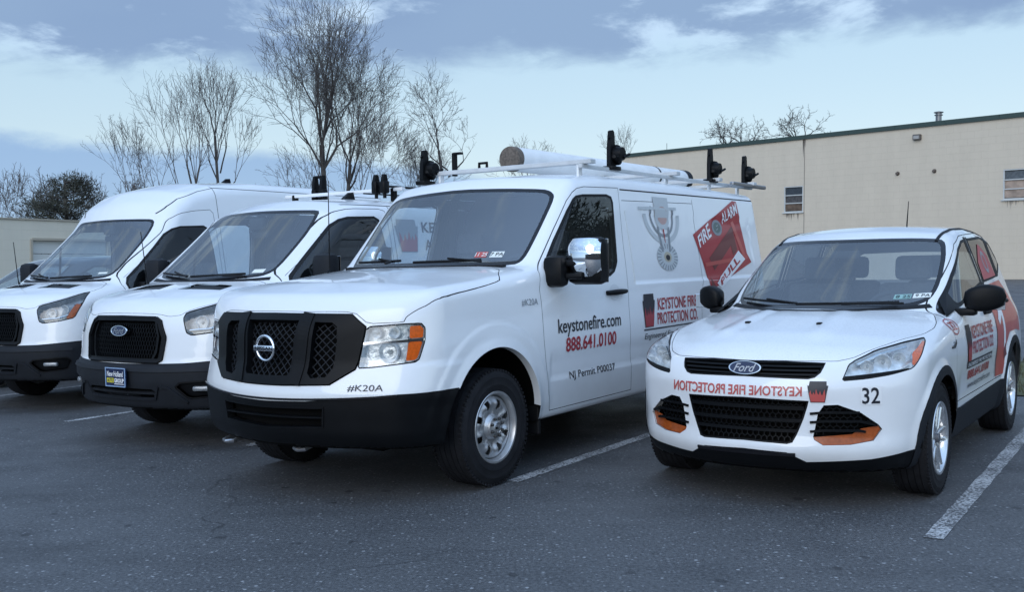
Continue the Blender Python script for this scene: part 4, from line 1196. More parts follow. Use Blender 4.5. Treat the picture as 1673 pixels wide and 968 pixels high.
# ============================================================ european style vans with blunt noses
def honeycomb(B, poly, mb, dy=.030, dz=.036, amp=.009, off=-.022):
    q = np.array(poly); lo, hi = q.min(0), q.max(0); row = 0
    for z in np.arange(lo[1], hi[1] + dz, dz):
        ys = np.arange(lo[0], hi[0] + dy / 2, dy / 2)
        ph = row % 2
        P = np.array([(y, z + (amp if (i + ph) % 2 else -amp)) for i, y in enumerate(ys)])
        k = pip(P, poly)
        run = []
        for p, kk in list(zip(P, k)) + [(None, False)]:
            if kk: run.append(p)
            else:
                if len(run) > 2: B.band(mb, B.on_front(np.array(run), off), .006, .014, 0)
                run = []
        for i, y in enumerate(ys):
            if (i + ph) % 2 == 1:
                s_ = np.array([(y, z + amp), (y, z + dz - amp)])
                if pip(s_, poly).all(): B.band(mb, B.on_front(s_, off), .006, .014, 0)
        row += 1
def build_nose_van(high, label, loc, rz, rack, plate):
    root = thing('delivery_van', label, 'van', loc, rz)
    B = Body(f_t1 if high else f_t2, 5.95, 2.62 if high else 2.16, 150, 64, 72)
    L_ = lambda c: c[:, 1] < 0
    R_ = lambda c: c[:, 1] > 0
    for cx in (1.05, 4.75):
        B.remove(circle_poly(cx, .36, .47, zb=.1), SIDE, lambda c: np.abs(c[:, 1]) > .5)
    B.underside(.45)
    bum = B.new('bumper', GREYPL)
    B.cut([(-.2, .70), (.42, .708), (.75, .715), (1.15, .742), (1.5, .758), (1.5, .1), (-.2, .1)], WRAP(.5), lambda c: c[:, 0] < .62, bum)
    clad = B.new('side_cladding', GREYPL)
    for sd in (L_, R_): B.cut([(1.4, .2), (1.4, .55), (5.8, .55), (5.8, .2)], SIDE, lambda c, sd=sd: sd(c) & (np.abs(c[:, 1]) > .5), clad)
    dz = .07 if high else 0
    wh = [(0, 2.02 + dz), (-.445, 2.012 + dz), (-.645, 2.005 + dz), (-.70, 1.965 + dz), (-.745, 1.80 + dz / 2), (-.758, 1.62), (-.762, 1.49), (-.740, 1.43), (-.676, 1.398), (-.519, 1.382), (-.185, 1.372), (0, 1.37)]
    ws = B.panel('windshield', rounded(sym(wh), .2, 1), FRONT, lambda c: (c[:, 0] > .6) & (c[:, 0] < 2.1), GLASS, gap=.03, ring='frit')
    hh = [(0, 1.112), (-.40, 1.106), (-.50, 1.088), (-.60, 1.098), (-.65, 1.135), (-.84, 1.196), (-.925, 1.258), (-.90, 1.298), (-.80, 1.340), (-.70, 1.362), (0, 1.360)]
    hood = B.hood(hh, lambda c: c[:, 0] < 1.2)
    vents = []
    for s in (-1, 1):
        v = B.new('hood_vent', BLACK, .012, hood)
        B.cut([(.53, s * .12), (.72, s * .15), (.75, s * .60), (.59, s * .60)], TOPV, lambda c: c[:, 2] > 1.1, v, (hood,)); vents.append(v)
    lamp = [(.735, 1.075), (.760, 1.125), (1.05, 1.19), (1.30, 1.268), (1.272, 1.14), (1.195, .985), (1.04, .955), (.83, .934), (.775, .955)]
    amb = [(1.10, .98), (1.19, .99), (1.262, 1.13), (1.20, 1.14)]
    lenses = []
    for sd in (L_, R_):
        c = lambda q, sd=sd: sd(q) & (q[:, 0] < .9)
        rid = B.panel('headlight', rounded(lamp, .12, 1), WRAP(.6), c, LENS, gap=.010, ring='lampgap')
        a = B.new('amber_lens', AMBER_D, .01, rid); B.cut(rounded(amb, .1, 1), WRAP(.6), c, a, (rid,))
        lenses.append(rid)
        fg = B.panel('fog_surround', rounded([(.66, .522), (.72, .565), (1.12, .588), (1.175, .545), (1.12, .445), (.80, .418)], .12, 1), WRAP(.6), c, BLACK, gap=.012, ring='lampgap', allow=(bum,), parent=bum, disp=.035)
    gh = [(0, 1.095), (-.385, 1.090), (-.445, 1.060), (-.510, .93), (-.510, .90), (-.488, .735), (-.450, .706), (0, .708)]
    gc = lambda c: c[:, 0] < .4
    gr = B.panel('grille', sym(gh), FRONT, gc, BLACK, gap=.006, ring='lampgap', allow=(0, hood, bum), disp=-.014)
    gi = inset(sym(gh), .035)
    gb = B.new('grille_back', DARK, .06, gr); B.cut(gi, FRONT, gc, gb, (gr,))
    intake = sym([(0, .505), (-.40, .500), (-.44, .475), (-.42, .432), (0, .430)])
    it = B.new('lower_intake', DARK, .06, bum); B.cut(intake, FRONT, gc, it, (bum,))
    # doors
    door = [(1.53, .56), (1.46, .80), (1.20, 1.05), (1.02, 1.25), (1.00, 1.33), (1.05, 1.43), (1.22, 1.58), (1.49, 1.79), (1.66, 1.925), (1.78, 1.985), (1.95, 2.02), (2.42, 2.03), (2.44, 1.9), (2.46, .56)]
    win = [(1.09, 1.40), (1.263, 1.540), (1.489, 1.720), (1.658, 1.857), (1.767, 1.912), (1.884, 1.938), (2.243, 1.950), (2.31, 1.92), (2.35, 1.70), (2.37, 1.30), (1.60, 1.265), (1.12, 1.225), (1.06, 1.27), (1.05, 1.33)]
    if high: door = door[:9] + [(1.75, 2.06), (1.90, 2.140), (2.12, 2.180), (2.42, 2.205), (2.44, 1.9), (2.46, .56)]; win = [(a, b + max(0, (b - 1.6)) * .15) for a, b in win]
    doors = []
    for sd in (L_, R_):
        c = lambda q, sd=sd: sd(q) & (np.abs(q[:, 1]) > .55)
        d = B.panel('door', rounded(door, .15, 1), SIDE, c, gap=.006)
        w = B.panel('door_window', win, SIDE, c, GLASS_DARK, gap=.022, ring='seal', allow=(d,), parent=d)
        doors.append((d, w))
    def seam_line(pts, sd, w=.008):
        a = np.array(pts, float)
        for p, q in zip(a[:-1], a[1:]):
            t = (q - p) / np.linalg.norm(q - p); n_ = np.array([-t[1], t[0]]) * w / 2
            B.cut([p - n_, q - n_, q + n_, p + n_], SIDE, sd, B.ringid('seam'))
    top = 2.50 if high else 2.06
    for sd in (L_, R_):
        c = lambda q, sd=sd: sd(q) & (np.abs(q[:, 1]) > .5)
        seam_line([(2.50, .56), (2.50, top)], c)
        if high:
            seam_line([(2.50, 2.475), (5.85, 2.485)], c, .008)
            seam_line([(1.74, 2.14), (1.84, 2.23), (1.98, 2.32), (2.27, 2.42), (2.50, 2.47)], c, .006)
        else: seam_line([(1.95, 2.06), (5.85, 2.06)], c, .008)
    B.emit(root)
    cond = lambda c: (c[:, 0] > .85) & (c[:, 0] < 2.9) & (c[:, 2] > .55)
    B.liner(root, (0,) + tuple(d for d, w in doors), LINER, cond)
    for rid in lenses:
        s = -1 if rid == lenses[0] else 1
        lamp_guts(B, root, rid, .07, [((.27, s * .745, 1.035), .055, (-1, s * .25, 0)), ((.36, s * .84, 1.075), .045, (-1, s * .4, 0)), ((.25, s * .69, 1.0), .03, (-1, s * .2, 0))],
                  [[(.20, s * .68, .975), (.30, s * .80, .985), (.40, s * .88, 1.02)]], LAMPGREY)
    mesh = MB(); honeycomb(B, inset(gi, .004), mesh); mesh.build('grille_mesh', BLACK, B.objs[gr])
    rm = MB(); B.band(rm, B.on_front(resample(gi, .05, True), .012), .012, .07, 0, closed=True)
    B.band(rm, B.on_front(resample(inset(sym(gh), .012), .05, True), .014), .018, .03, .006, closed=True)
    for s in (-1, 1): B.band(rm, B.on_front(resample([(s * .37, 1.075), (s * .425, .93), (s * .41, .80), (s * .37, .73)], .03), -.004), .020, .03, 0)
    rm.build('grille_rim', BLACK, B.objs[gr], smooth=True)
    c = B.on_front([(0, .968)], .02)[0]; oval_badge(root, tuple(c), (-1, 0, .08), .215, .090)
    # fog lamps, skid ridges, intake slat
    for s in (-1, 1):
        fl = MB(); q = B.on_front([(s * .825, .505)], -.02)[0]; fl.rbox(tuple(q), (.05, .15, .042), .015, rot=Matrix.Rotation(-s * .50, 3, 'Z')); fl.build('fog_lamp', LAMPGREY, root, smooth=True)
    sk = MB()
    for s in (-1, 1):
        P = B.on_front(resample([(s * .50, .525), (s * .56, .52), (s * .64, .45), (s * .70, .395)], .04), .010); B.band(sk, P, .022, .03, .004)
        P = B.on_front(resample([(s * .47, .525), (s * .42, .42), (s * .30, .412)], .04), .008); B.band(sk, P, .018, .03, .004)
    P = B.on_front(resample([(.30, .412), (-.30, .412)], .06), .006); B.band(sk, P, .016, .03, .004)
    P = B.on_front(resample([(.42, .462), (-.42, .462)], .06), -.01); B.band(sk, P, .018, .03, .004)
    P = B.on_front(resample([(-.97, .665), (-.5, .655), (.5, .655), (.97, .665)], .08), .004); B.band(sk, P, .03, .02, .006)
    sk.build('bumper_trim', GREYPL, B.objs[bum], smooth=True, angle=50)
    ub = MB(); ub.rbox((3.2, 0, .37), (4.6, 1.3, .12), .04); ub.tube([(1.0, -.75, .34), (1.0, .75, .34)], .05, 8)
    ub.build('chassis', DARK, root)
    for cx in (1.05, 4.75):
        for s in (-1, 1): al = MB(); arch_liner(al, cx, .36, .49, .98, s); al.build('arch_liner', DARK, root)
    w = steel_wheel(root, None, R=.352, W_=.235, rim=.205); w.location = (1.07, -.87, .352)
    for x, y, r_ in ((4.75, -.87, 0), (1.07, .80, math.pi), (4.75, .87, math.pi)): copy_wheel(w, root, (x, y, .352), r_)
    for s in (-1, 1):
        d = B.objs[doors[0 if s < 0 else 1][0]]
        P = B.on_side([(2.14, 1.13), (2.22, 1.135), (2.30, 1.135), (2.36, 1.13)], s)
        hb = MB(); hb.tube([tuple(p + np.array([0, s * o, 0])) for p, o in zip(P, (.01, .03, .03, .01))], .017, 8); hb.build('handle', BLACK, d, smooth=True)
        mr = bpy.data.objects.new('mirror', None); COL.objects.link(mr); mr.parent = root
        a = MB(); a.rbox((1.26, s * 1.01, 1.30), (.13, .14, .10), .03); a.build('mirror_arm', BLACK, mr, smooth=True)
        hs = MB(); hs.rbox((1.30, s * 1.15, 1.425), (.16, .23, .33), .06); hs.build('mirror_housing', GREYPL, mr, smooth=True)
        gl = MB(); gl.rbox((1.383, s * 1.15, 1.43), (.006, .19, .27), .002); gl.build('mirror_glass', CHROME, mr)
        sq = MB(); P = B.on_side([(1.07, 1.40), (1.30, 1.56), (1.34, 1.25), (1.12, 1.235)], s, .003); sq.add(P, [(0, 1, 2, 3)]); sq.build('mirror_sail', BLACK, d)
        dv = MB(); P = B.on_side([(1.56, 1.775), (1.60, 1.27)], s, .003); B.band(dv, P, .03, .01, 0); dv.build('window_divider', SEAL, d)
    cw = MB(); P = B.on_front([(y, 1.366 + .05 * max(0, abs(y) - .55)) for y in np.linspace(-.78, .78, 20)], .0); B.band(cw, P, .04, .02, .006); cw.build('cowl', SEAL, root)
    for a_, b_ in (((.66, 1.425), (.16, 1.395)), ((.10, 1.388), (-.52, 1.408))):
        wp = MB(); wiper(wp, B.on_front(resample([a_, b_], .06), .022), .010)
        wiper(wp, B.on_front(resample([((a_[0] + b_[0]) / 2, a_[1]), (b_[0] - .04, 1.375)], .06), .034), .009); wp.build('wiper', SEAL, root, smooth=True)
    an = MB(); q = B.on_top([(.93, .80)])[0]; an.tube([tuple(q), tuple(q + np.array([0, .02, .04])), tuple(q + np.array([.02, .12, .50]))], [.014, .006, .004], 6); an.build('antenna', BLACK, root)
    fx = 3.45 if high else 2.66
    fn = MB(); q = B.on_top([(fx, 0.0 if high else -.17)])[0]
    fn.add([tuple(q + np.array(o)) for o in ((-.09, -.03, -.01), (.09, -.035, -.01), (.09, .035, -.01), (-.09, .03, -.01), (.02, -.012, .075), (.085, -.012, .08), (.085, .012, .08), (.02, .012, .075))], [(3, 2, 1, 0), (4, 5, 6, 7), (0, 1, 5, 4), (1, 2, 6, 5), (2, 3, 7, 6), (3, 0, 4, 7)]); fn.build('roof_fin', BLACK, root)
    cab(root, (.95, 1.55, 1.60, 1.02, 1.28), [(2.0, -.45), (2.0, .45)], (2.78, 1.75, .6, 2.4 if high else 2.0), .72, (1.62, -.45, 1.30), mat('bulkhead_grey', (.10, .102, .105), .8))
    mv = MB(); P = B.on_front([(0.0, 1.93 + dz)], -.05, 2.6)[0]; mv.rbox(tuple(P + np.array([.03, 0, 0])), (.06, .20, .12), .03); mv.rbox(tuple(P + np.array([.06, 0, -.10])), (.04, .24, .07), .02); mv.build('mirror_mount', INTERIOR, root, smooth=True)
    if rack:
        rk = bpy.data.objects.new('ladder_rack', None); COL.objects.link(rk); rk.parent = root
        zr = 2.16
        for x in (2.78, 4.4):
            cb = MB(); cb.rbox((x, 0, zr + .085), (.06, 1.66, .035), .008); cb.build('cross_bar', WHITE, rk)
            for s in (-1, 1): lg = MB(); lg.rbox((x, s * .70, zr + .03), (.07, .04, .14), .01); lg.build('rack_foot', BLACK, rk)
        rl = MB(); rl.tube([(2.60, -.72, zr + .11), (5.6, -.72, zr + .11)], .012, 6); rl.tube([(2.60, -.45, zr + .05), (5.6, -.60, zr + .05)], .008, 6); rl.build('rack_rail', BLACK, rk)
        for y, hgt, xx in ((.50, .25, 2.95), (-.66, .17, 2.62)):
            for dy in (-.055, .055):
                cm = MB(); cm.prism([(-.05, 0), (.05, 0), (.035, hgt * .6), (.018, hgt), (-.018, hgt), (-.04, hgt * .6)], -.018, .018, Matrix.Translation((xx, y + dy, zr + .06)) @ Matrix.Rotation(math.radians(90), 4, 'X'))
                cm.rbox((xx, y + dy, zr + .10), (.09, .07, .13), .02); cm.tube([(xx, y + dy, zr + .06), (xx, y + dy, zr - .01)], .02, 6); cm.build('ladder_clamp', BLACK, rk, smooth=True, angle=30)
            if hgt > .2:
                cm = MB(); cm.rbox((xx, y, zr + .06 + hgt * .95), (.05, .13, .03), .01); cm.build('clamp_bridge', BLACK, rk)
        # print on the cargo side, seen through the next van's cab
        sp = side_place(B)
        for nm, tx, bx, m_ in (('company_name', 'KEYSTONE FIRE', (2.95, 1.80, 4.35, 1.91), INK), ('company_name', 'AND SECURITY', (2.97, 1.62, 4.30, 1.73), INK)):
            V, F = fit_text(tx, bx, bold=.02); sticker(nm, root, V, F, sp, m_, .15)
        V, F = shape(keystone((2.52, 1.60, 2.89, 1.93))); sticker('keystone_logo', root, V, F, sp, INKGREY, .1)
        V, F = shape(flames((2.52, 1.60, 2.89, 1.93))); sticker('logo_flame', root, V, F, side_place(B, -1, .006), RED, .1)
        pp = MB(); pp.rbox((1.16, -.40, 1.335), (.20, .42, .015), .004, rot=Matrix.Rotation(-.3, 3, 'Y')); pp.build('paper_sheet', PAPER, root)
    V, F = shape([(-.55, 1.428 + dz * .2), (-.66, 1.430 + dz * .2), (-.66, 1.462), (-.55, 1.460)]); sticker('inspection_sticker', B.objs[ws], V, F, lambda v: B.on_front(v, .002, 2.6), PAPER)
    if plate:
        pr = bpy.data.objects.new('dealer_plate', None); COL.objects.link(pr); pr.parent = root
        c = B.on_front([(-.055, .595)], .03)[0]; rot = Matrix.Rotation(math.radians(-2), 3, 'Z')
        pb = MB(); pb.rbox(tuple(c), (.012, .262, .158), .004); pb.build('plate_base', BLUEV, pr)
        X = c[0] - .0085
        def pl(nm, V, F, m_, o=0.0):
            me = bpy.data.meshes.new(nm); me.from_pydata([(X - o, c[1] - a, c[2] + b_) for a, b_ in V], [], F); me.materials.append(m_); link_mesh(nm, me, pr)
        fr = MB(); w2, h2 = .131, .079
        for bx in ((0, h2 - .004, .262, .007), (0, -h2 + .004, .262, .007)): fr.box((X, c[1] - bx[0], c[2] + bx[1]), (.006, bx[2], bx[3]))
        for y in (-w2 + .004, w2 - .004): fr.box((X, c[1] + y, c[2]), (.006, .007, .158))
        fr.build('plate_frame', mat('pale_blue_frame', (.30, .42, .60), .4), pr)
        V, F = fit_text('New Holland', (-.108, .005, .10, .050), bold=.02); pl('plate_word', V, F, WHITEV, .001)
        V, F = shape([(-.112, -.045), (-.022, -.045), (-.022, -.008), (-.112, -.008)]); pl('plate_block', V, F, YELLOWV, .0006)
        V, F = fit_text('AUTO', (-.106, -.041, -.028, -.012), bold=.03); pl('plate_word', V, F, BLUEV, .0016)
        V, F = fit_text('GROUP', (-.014, -.045, .112, -.008), bold=.04); pl('plate_word', V, F, WHITEV, .001)
        V, F = shape([(-.014, -.058), (.112, -.058), (.112, -.052), (-.014, -.052)]); pl('plate_line', V, F, WHITEV, .001)
    return root

# ============================================================ compact SUV
def build_suv():
    root = thing('compact_suv', 'small white SUV with number 32 and mirrored red lettering across its nose', 'car', (1.33633, 5.94805, 0), 0.96985)
    B = Body(f_es, 4.5, 1.7, 190, 84, 74, inner=(0.5, 4.0, .35, .50, .75))
    L_ = lambda c: c[:, 1] < 0
    R_ = lambda c: c[:, 1] > 0
    mold = B.new('arch_molding', GREYPL, -.004)
    for cx in (.92, 3.61):
        cnd = lambda c: np.abs(c[:, 1]) > .5
        B.cut(circle_poly(cx, .345, .448, -25, 205, zb=.1), SIDE, cnd, mold)
        B.remove(circle_poly(cx, .345, .39, -25, 205, zb=.05), SIDE, cnd, (mold, 0))
    B.underside(.4)
    rk_ = B.new('rocker_molding', GREYPL, -.006)
    for sd in (L_, R_): B.cut([(1.25, .1), (1.25, .455), (3.3, .475), (3.3, .1)], SIDE, lambda c, sd=sd: sd(c) & (np.abs(c[:, 1]) > .5), rk_, (0, mold))
    val = B.new('lower_valance', BLACK)
    B.cut([(-.2, .362), (.27, .347), (.40, .292), (.81, .310), (1.17, .350), (1.5, .36), (1.5, .05), (-.2, .05)], WRAP(.6), lambda c: c[:, 0] < .62, val)
    wh = [(0, 1.595), (-.285, 1.596), (-.474, 1.594), (-.612, 1.585), (-.652, 1.553), (-.684, 1.451), (-.702, 1.322), (-.704, 1.24), (-.688, 1.173), (-.650, 1.137), (-.574, 1.116), (-.458, 1.108), (-.2, 1.112), (0, 1.118)]
    ws = B.panel('windshield', rounded(sym(wh), .2, 1), FRONT, lambda c: (c[:, 0] > .9) & (c[:, 0] < 2.75), GLASS, gap=.026, ring='frit')
    hh = [(0, .861), (-.30, .865), (-.49, .864), (-.545, .876), (-.58, .886), (-.66, .930), (-.75, .966), (-.815, .981), (-.832, 1.004), (-.815, 1.030), (-.75, 1.075), (-.70, 1.094), (-.57, 1.100), (-.40, 1.098), (0, 1.110)]
    hood = B.hood(hh, lambda c: c[:, 0] < 1.75, WHITE_WET)
    lamp = [(.625, .757), (.686, .849), (.740, .874), (.905, .922), (1.154, .955), (1.340, .970), (1.330, .953), (1.256, .910), (1.146, .825), (1.112, .811), (.961, .786), (.79, .767)]
    amb = [(1.150, .900), (1.30, .955), (1.318, .950), (1.245, .908), (1.143, .832), (1.128, .840)]
    base = [(.60, .75), (.655, .785), (.80, .796), (1.00, .812), (1.10, .82), (1.10, .79), (.95, .77), (.79, .755)]
    lenses = []
    for sd in (L_, R_):
        c = lambda q, sd=sd: sd(q) & (q[:, 0] < 1.0)
        rid = B.panel('headlight', rounded(lamp, .12, 1), WRAP(.6), c, LENS, gap=.006, ring='lampgap', allow=(0, hood))
        a = B.new('amber_lens', AMBER, .002, rid); B.cut(rounded(amb, .1, 1), WRAP(.6), c, a, (rid,))
        k = B.new('lamp_base', BLACK, .002, rid); B.cut(base, WRAP(.6), c, k, (rid,))
        lenses.append(rid)
    gc = lambda c: c[:, 0] < .5
    ug = sym([(0, .859), (-.219, .862), (-.437, .855), (-.420, .807), (-.393, .781), (-.362, .773), (-.194, .776), (0, .779)])
    lg = sym([(0, .652), (-.368, .643), (-.338, .542), (-.302, .45), (-.281, .407), (-.253, .399), (0, .406)])
    fg = [(-.413, .575), (-.445, .625), (-.517, .629), (-.629, .581), (-.709, .512), (-.728, .48), (-.69, .414), (-.58, .392), (-.443, .389), (-.395, .420), (-.388, .44)]
    fa = [(-.388, .438), (-.587, .455), (-.629, .485), (-.725, .502), (-.73, .48), (-.69, .412), (-.58, .390), (-.443, .387), (-.390, .42)]
    ugr = B.panel('upper_grille', ug, FRONT, gc, DARK, gap=.006, ring='lampgap', allow=(0, hood), disp=.05)
    lgr = B.panel('lower_grille', lg, FRONT, gc, DARK, gap=.006, ring='lampgap', disp=.06)
    fogs = []
    for m_ in (lambda q: q, mirror):
        fr_ = B.panel('fog_recess', m_(fg), FRONT, gc, DARK, gap=.006, ring='lampgap', disp=.045)
        am = B.new('fog_reflector', AMBER_D, .012, fr_); B.cut(m_(fa), FRONT, gc, am, (fr_,)); fogs.append(fr_)
    fd = [(1.46, .50), (1.37, .70), (1.36, .97), (1.46, 1.035), (1.72, 1.185), (2.05, 1.35), (2.46, 1.545), (2.75, 1.612), (2.90, 1.62), (2.92, 1.2), (2.88, .9), (2.86, .50)]
    rd = [(2.872, .50), (2.892, .9), (2.932, 1.2), (2.915, 1.622), (3.55, 1.645), (3.74, 1.625), (3.77, 1.25), (3.72, 1.02), (3.42, .88), (3.24, .72), (3.14, .50)]
    fw_ = [(1.56, 1.06), (1.75, 1.165), (2.067, 1.325), (2.476, 1.510), (2.70, 1.572), (2.83, 1.585), (2.87, 1.235), (2.2, 1.155)]
    rw_ = [(2.945, 1.590), (3.55, 1.612), (3.70, 1.595), (3.69, 1.275), (2.975, 1.242)]
    qw_ = [(3.80, 1.590), (3.96, 1.560), (4.17, 1.43), (4.20, 1.37), (3.79, 1.288)]
    doors = []
    for s, sd in ((-1, L_), (1, R_)):
        c = lambda q, sd=sd: sd(q) & (np.abs(q[:, 1]) > .45)
        d1 = B.panel('front_door', fd, SIDE, c, gap=.005); d2 = B.panel('rear_door', rd, SIDE, c, gap=.005)
        w1 = B.panel('door_window', fw_, SIDE, c, GLASS_MID, gap=.020, ring='seal', allow=(d1,), parent=d1)
        w2 = B.panel('door_window', rw_, SIDE, c, GLASS_PRIV, gap=.020, ring='seal', allow=(d2,), parent=d2)
        qq = B.panel('quarter_window', qw_, SIDE, c, GLASS_PRIV, gap=.020, ring='seal')
        sl = B.new('pillar_trim', SEAL, -.002); sl2 = B.new('pillar_trim', SEAL, -.002)
        B.cut([(2.83, 1.20), (2.83, 1.60), (2.96, 1.60), (2.985, 1.23)], SIDE, c, sl, (d1, d2))
        B.cut([(3.68, 1.27), (3.69, 1.605), (3.81, 1.60), (3.80, 1.28)], SIDE, c, sl2, (d2, 0))
        tl = B.new('tail_light', mat('tail_red', (.45, .02, .02), .15, coat=1), .0); B.cut([(4.15, 1.08), (4.6, 1.10), (4.6, .88), (4.28, .92)], SIDE, lambda q, sd=sd: sd(q) & (q[:, 0] > 4.1), tl)
        doors.append((d1, d2, w1, w2))
    B.panel('rear_window', sym([(0, 1.52), (-.45, 1.51), (-.55, 1.47), (-.60, 1.20), (-.5, 1.16), (0, 1.15)]), FRONT, lambda c: c[:, 0] > 4.05, GLASS_DARK, gap=.02, ring='seal')
    B.emit(root)
    B.liner(root, (0,) + tuple(k for d in doors for k in d[:2]), LINER, lambda c: (c[:, 0] > 1.5) & (c[:, 0] < 4.3) & (c[:, 2] > .5), .04)
    for rid in lenses:
        s = -1 if rid == lenses[0] else 1
        lamp_guts(B, root, rid, .06, [((.40, s * .70, .850), .045, (-1, s * .2, 0)), ((.31, s * .635, .83), .035, (-1, s * .2, 0)), ((.50, s * .765, .865), .036, (-1, s * .4, 0))],
                  [[(.27, s * .585, .845), (.42, s * .68, .895), (.62, s * .775, .925)]])
    # upper grille slats
    sm = MB()
    for z in (.795, .818, .841): 
        w = .40 + (z - .79) * .5
        B.band(sm, B.on_front(resample([(w, z), (-w, z)], .05), -.006), .012, .03, 0)
    sm.build('grille_slat', BLACK, B.objs[ugr], smooth=True, angle=30)
    rm = MB(); B.band(rm, B.on_front(resample(ug, .05, True), .002), .010, .06, 0, closed=True); rm.build('grille_rim', BLACK, B.objs[ugr])
    lm = MB()
    for z, w, th in ((.602, .345, .022), (.530, .335, .020), (.470, .31, .018)): B.band(lm, B.on_front(resample([(w, z), (-w, z)], .05), .0), th, .03, .002)
    lm.build('grille_bar', BLACK, B.objs[lgr], smooth=True, angle=30)
    hm = MB(); honeycomb(B, inset(lg, .01), hm, .034, .026, .006, -.025); hm.build('grille_mesh', BLACK, B.objs[lgr])
    rm = MB(); B.band(rm, B.on_front(resample(lg, .05, True), .001), .008, .07, 0, closed=True); rm.build('grille_rim', BLACK, B.objs[lgr])
    for k, m_ in enumerate((lambda q: q, mirror)):
        q = MB(); p = m_(fg)
        honeycomb(B, m_([(-.405, .570), (-.445, .618), (-.517, .622), (-.625, .574), (-.70, .512), (-.629, .492), (-.587, .463), (-.395, .446)]), q, .034, .026, .006, -.012)
        for z0, z1 in ((.585, .575), (.535, .525), (.482, .472)):
            s = -1 if k == 0 else 1
            P = B.on_front(resample([(s * .375, z0 - .012), (s * .45, z0 - .004), (s * .62, z1 + .004), (s * .70, z1 - .02)], .04), .004)
            inside = [i for i, v in enumerate(P) if pip(np.array([[v[1], v[2]]]), m_([(-.36, .66), (-.72, .60), (-.74, .47), (-.36, .44)]))[0] and (pip(np.array([[v[1], v[2]]]), p)[0] or abs(v[1]) < .44)]
            if len(inside) > 2: B.band(q, P[inside], .014, .05, .004)
        q.build('fog_grille', BLACK, B.objs[fogs[k]], smooth=True, angle=30)
        r_ = MB(); B.band(r_, B.on_front(resample(p, .05, True), .001), .008, .05, 0, closed=True); r_.build('fog_rim', WHITE, B.objs[fogs[k]])
    c = B.on_front([(0, .818)], .012)[0]; oval_badge(root, tuple(c), (-1, 0, .25), .205, .082)
    vb = MB(); P = B.on_front(resample([(-.30, .335), (.30, .335)], .06), .004); B.band(vb, P, .02, .03, .004); vb.build('valance_lip', GLOSSBLK, B.objs[val])
    ub = MB(); ub.rbox((2.3, 0, .27), (3.4, 1.2, .10), .03); ub.rbox((.75, 0, .25), (.9, 1.15, .08), .03); ub.tube([(.92, -.7, .30), (.92, .7, .30)], .04, 8); ub.tube([(3.61, -.7, .30), (3.61, .7, .30)], .05, 8)
    ub.build('chassis', DARK, root)
    for cx in (.92, 3.61):
        for s in (-1, 1): al = MB(); arch_liner(al, cx, .345, .405, .89, s); al.build('arch_liner', DARK, root)
    w = alloy_wheel(root); w.location = (.92, -.795, .345)
    for x, y, r_ in ((3.61, -.795, 0), (.92, .795, math.pi), (3.61, .795, math.pi)): copy_wheel(w, root, (x, y, .345), r_)
    for s in (-1, 1):
        dd = doors[0 if s < 0 else 1]
        for d, x in ((dd[0], 2.62), (dd[1], 3.52)):
            P = B.on_side([(x - .1, 1.03 + (x - 2.6) * .05), (x, 1.035 + (x - 2.6) * .05), (x + .1, 1.04 + (x - 2.6) * .05)], s)
            hb = MB(); hb.tube([tuple(p + np.array([0, s * o, 0])) for p, o in zip(P, (.01, .03, .012))], [.014, .017, .014], 8); hb.build('handle', BLACK, B.objs[d], smooth=True)
        mr = bpy.data.objects.new('mirror', None); COL.objects.link(mr); mr.parent = root
        hs = MB(); 
        V = []; F = []; nu, nv = 14, 20
        for i in range(nu + 1):
            t = i / nu; ph = math.pi * t
            for j in range(nv):
                a = 2 * math.pi * j / nv
                sx = math.copysign(abs(math.cos(a)) ** .45, math.cos(a)); sz = math.copysign(abs(math.sin(a)) ** .5, math.sin(a))
                rr = math.sin(max(1e-6, min(ph, math.pi - 1e-6))) ** .24
                V.append((1.80 + (.090 - .03 * t) * sx * rr + .03 * t, s * ((.875 + .265 * t) if s < 0 else (.865 + .20 * t)), 1.160 + (.074 + .018 * (1 - (2 * t - 1) ** 2)) * sz * rr + .018 * t))
        for i in range(nu):
            for j in range(nv): F.append((i * nv + j, i * nv + (j + 1) % nv, (i + 1) * nv + (j + 1) % nv, (i + 1) * nv + j))
        hs.add(V, F); hs.build('mirror_housing', BLACK, mr, smooth=True, angle=80)
        st = MB(); st.rbox((1.80, s * .88, 1.075), (.10, .16, .05), .015); st.build('mirror_arm', BLACK, mr, smooth=True)
        gl = MB(); gl.rbox((1.876, s * 1.03, 1.14), (.008, .19, .11), .003); gl.build('mirror_glass', CHROME, mr)
        sq = MB(); P = B.on_side([(1.53, 1.05), (1.74, 1.16), (1.86, 1.21), (1.88, 1.11)], s, .004); sq.add(P, [(0, 1, 2, 3)]); sq.build('mirror_sail', BLACK, B.objs[dd[0]])
        # fender vent
        fv = MB(); P = B.on_side([(1.22, .875), (1.30, .887), (1.365, .902)], s, .006); B.band(fv, P, [.012, .040, .020], .01, 0); fv.build('fender_vent', GLOSSBLK, root)
        fv = MB(); P = B.on_side([(1.23, .884), (1.30, .902), (1.36, .914)], s, .009); B.band(fv, P, .008, .01, 0); fv.build('vent_trim', CHROME, root)
        dt = MB(); P = B.on_top([(x, s * (.592 + .02 * min(1, (x - 2.3)))) for x in np.linspace(2.33, 4.05, 16)], .002); B.band(dt, P, .022, .02, .004); dt.build('roof_molding', SEAL, root)
    cw = MB(); P = B.on_front([(y, 1.108 + .06 * max(0, abs(y) - .5)) for y in np.linspace(-.70, .70, 18)], .0, 2.5); B.band(cw, P, .04, .02, .004); cw.build('cowl', SEAL, root)
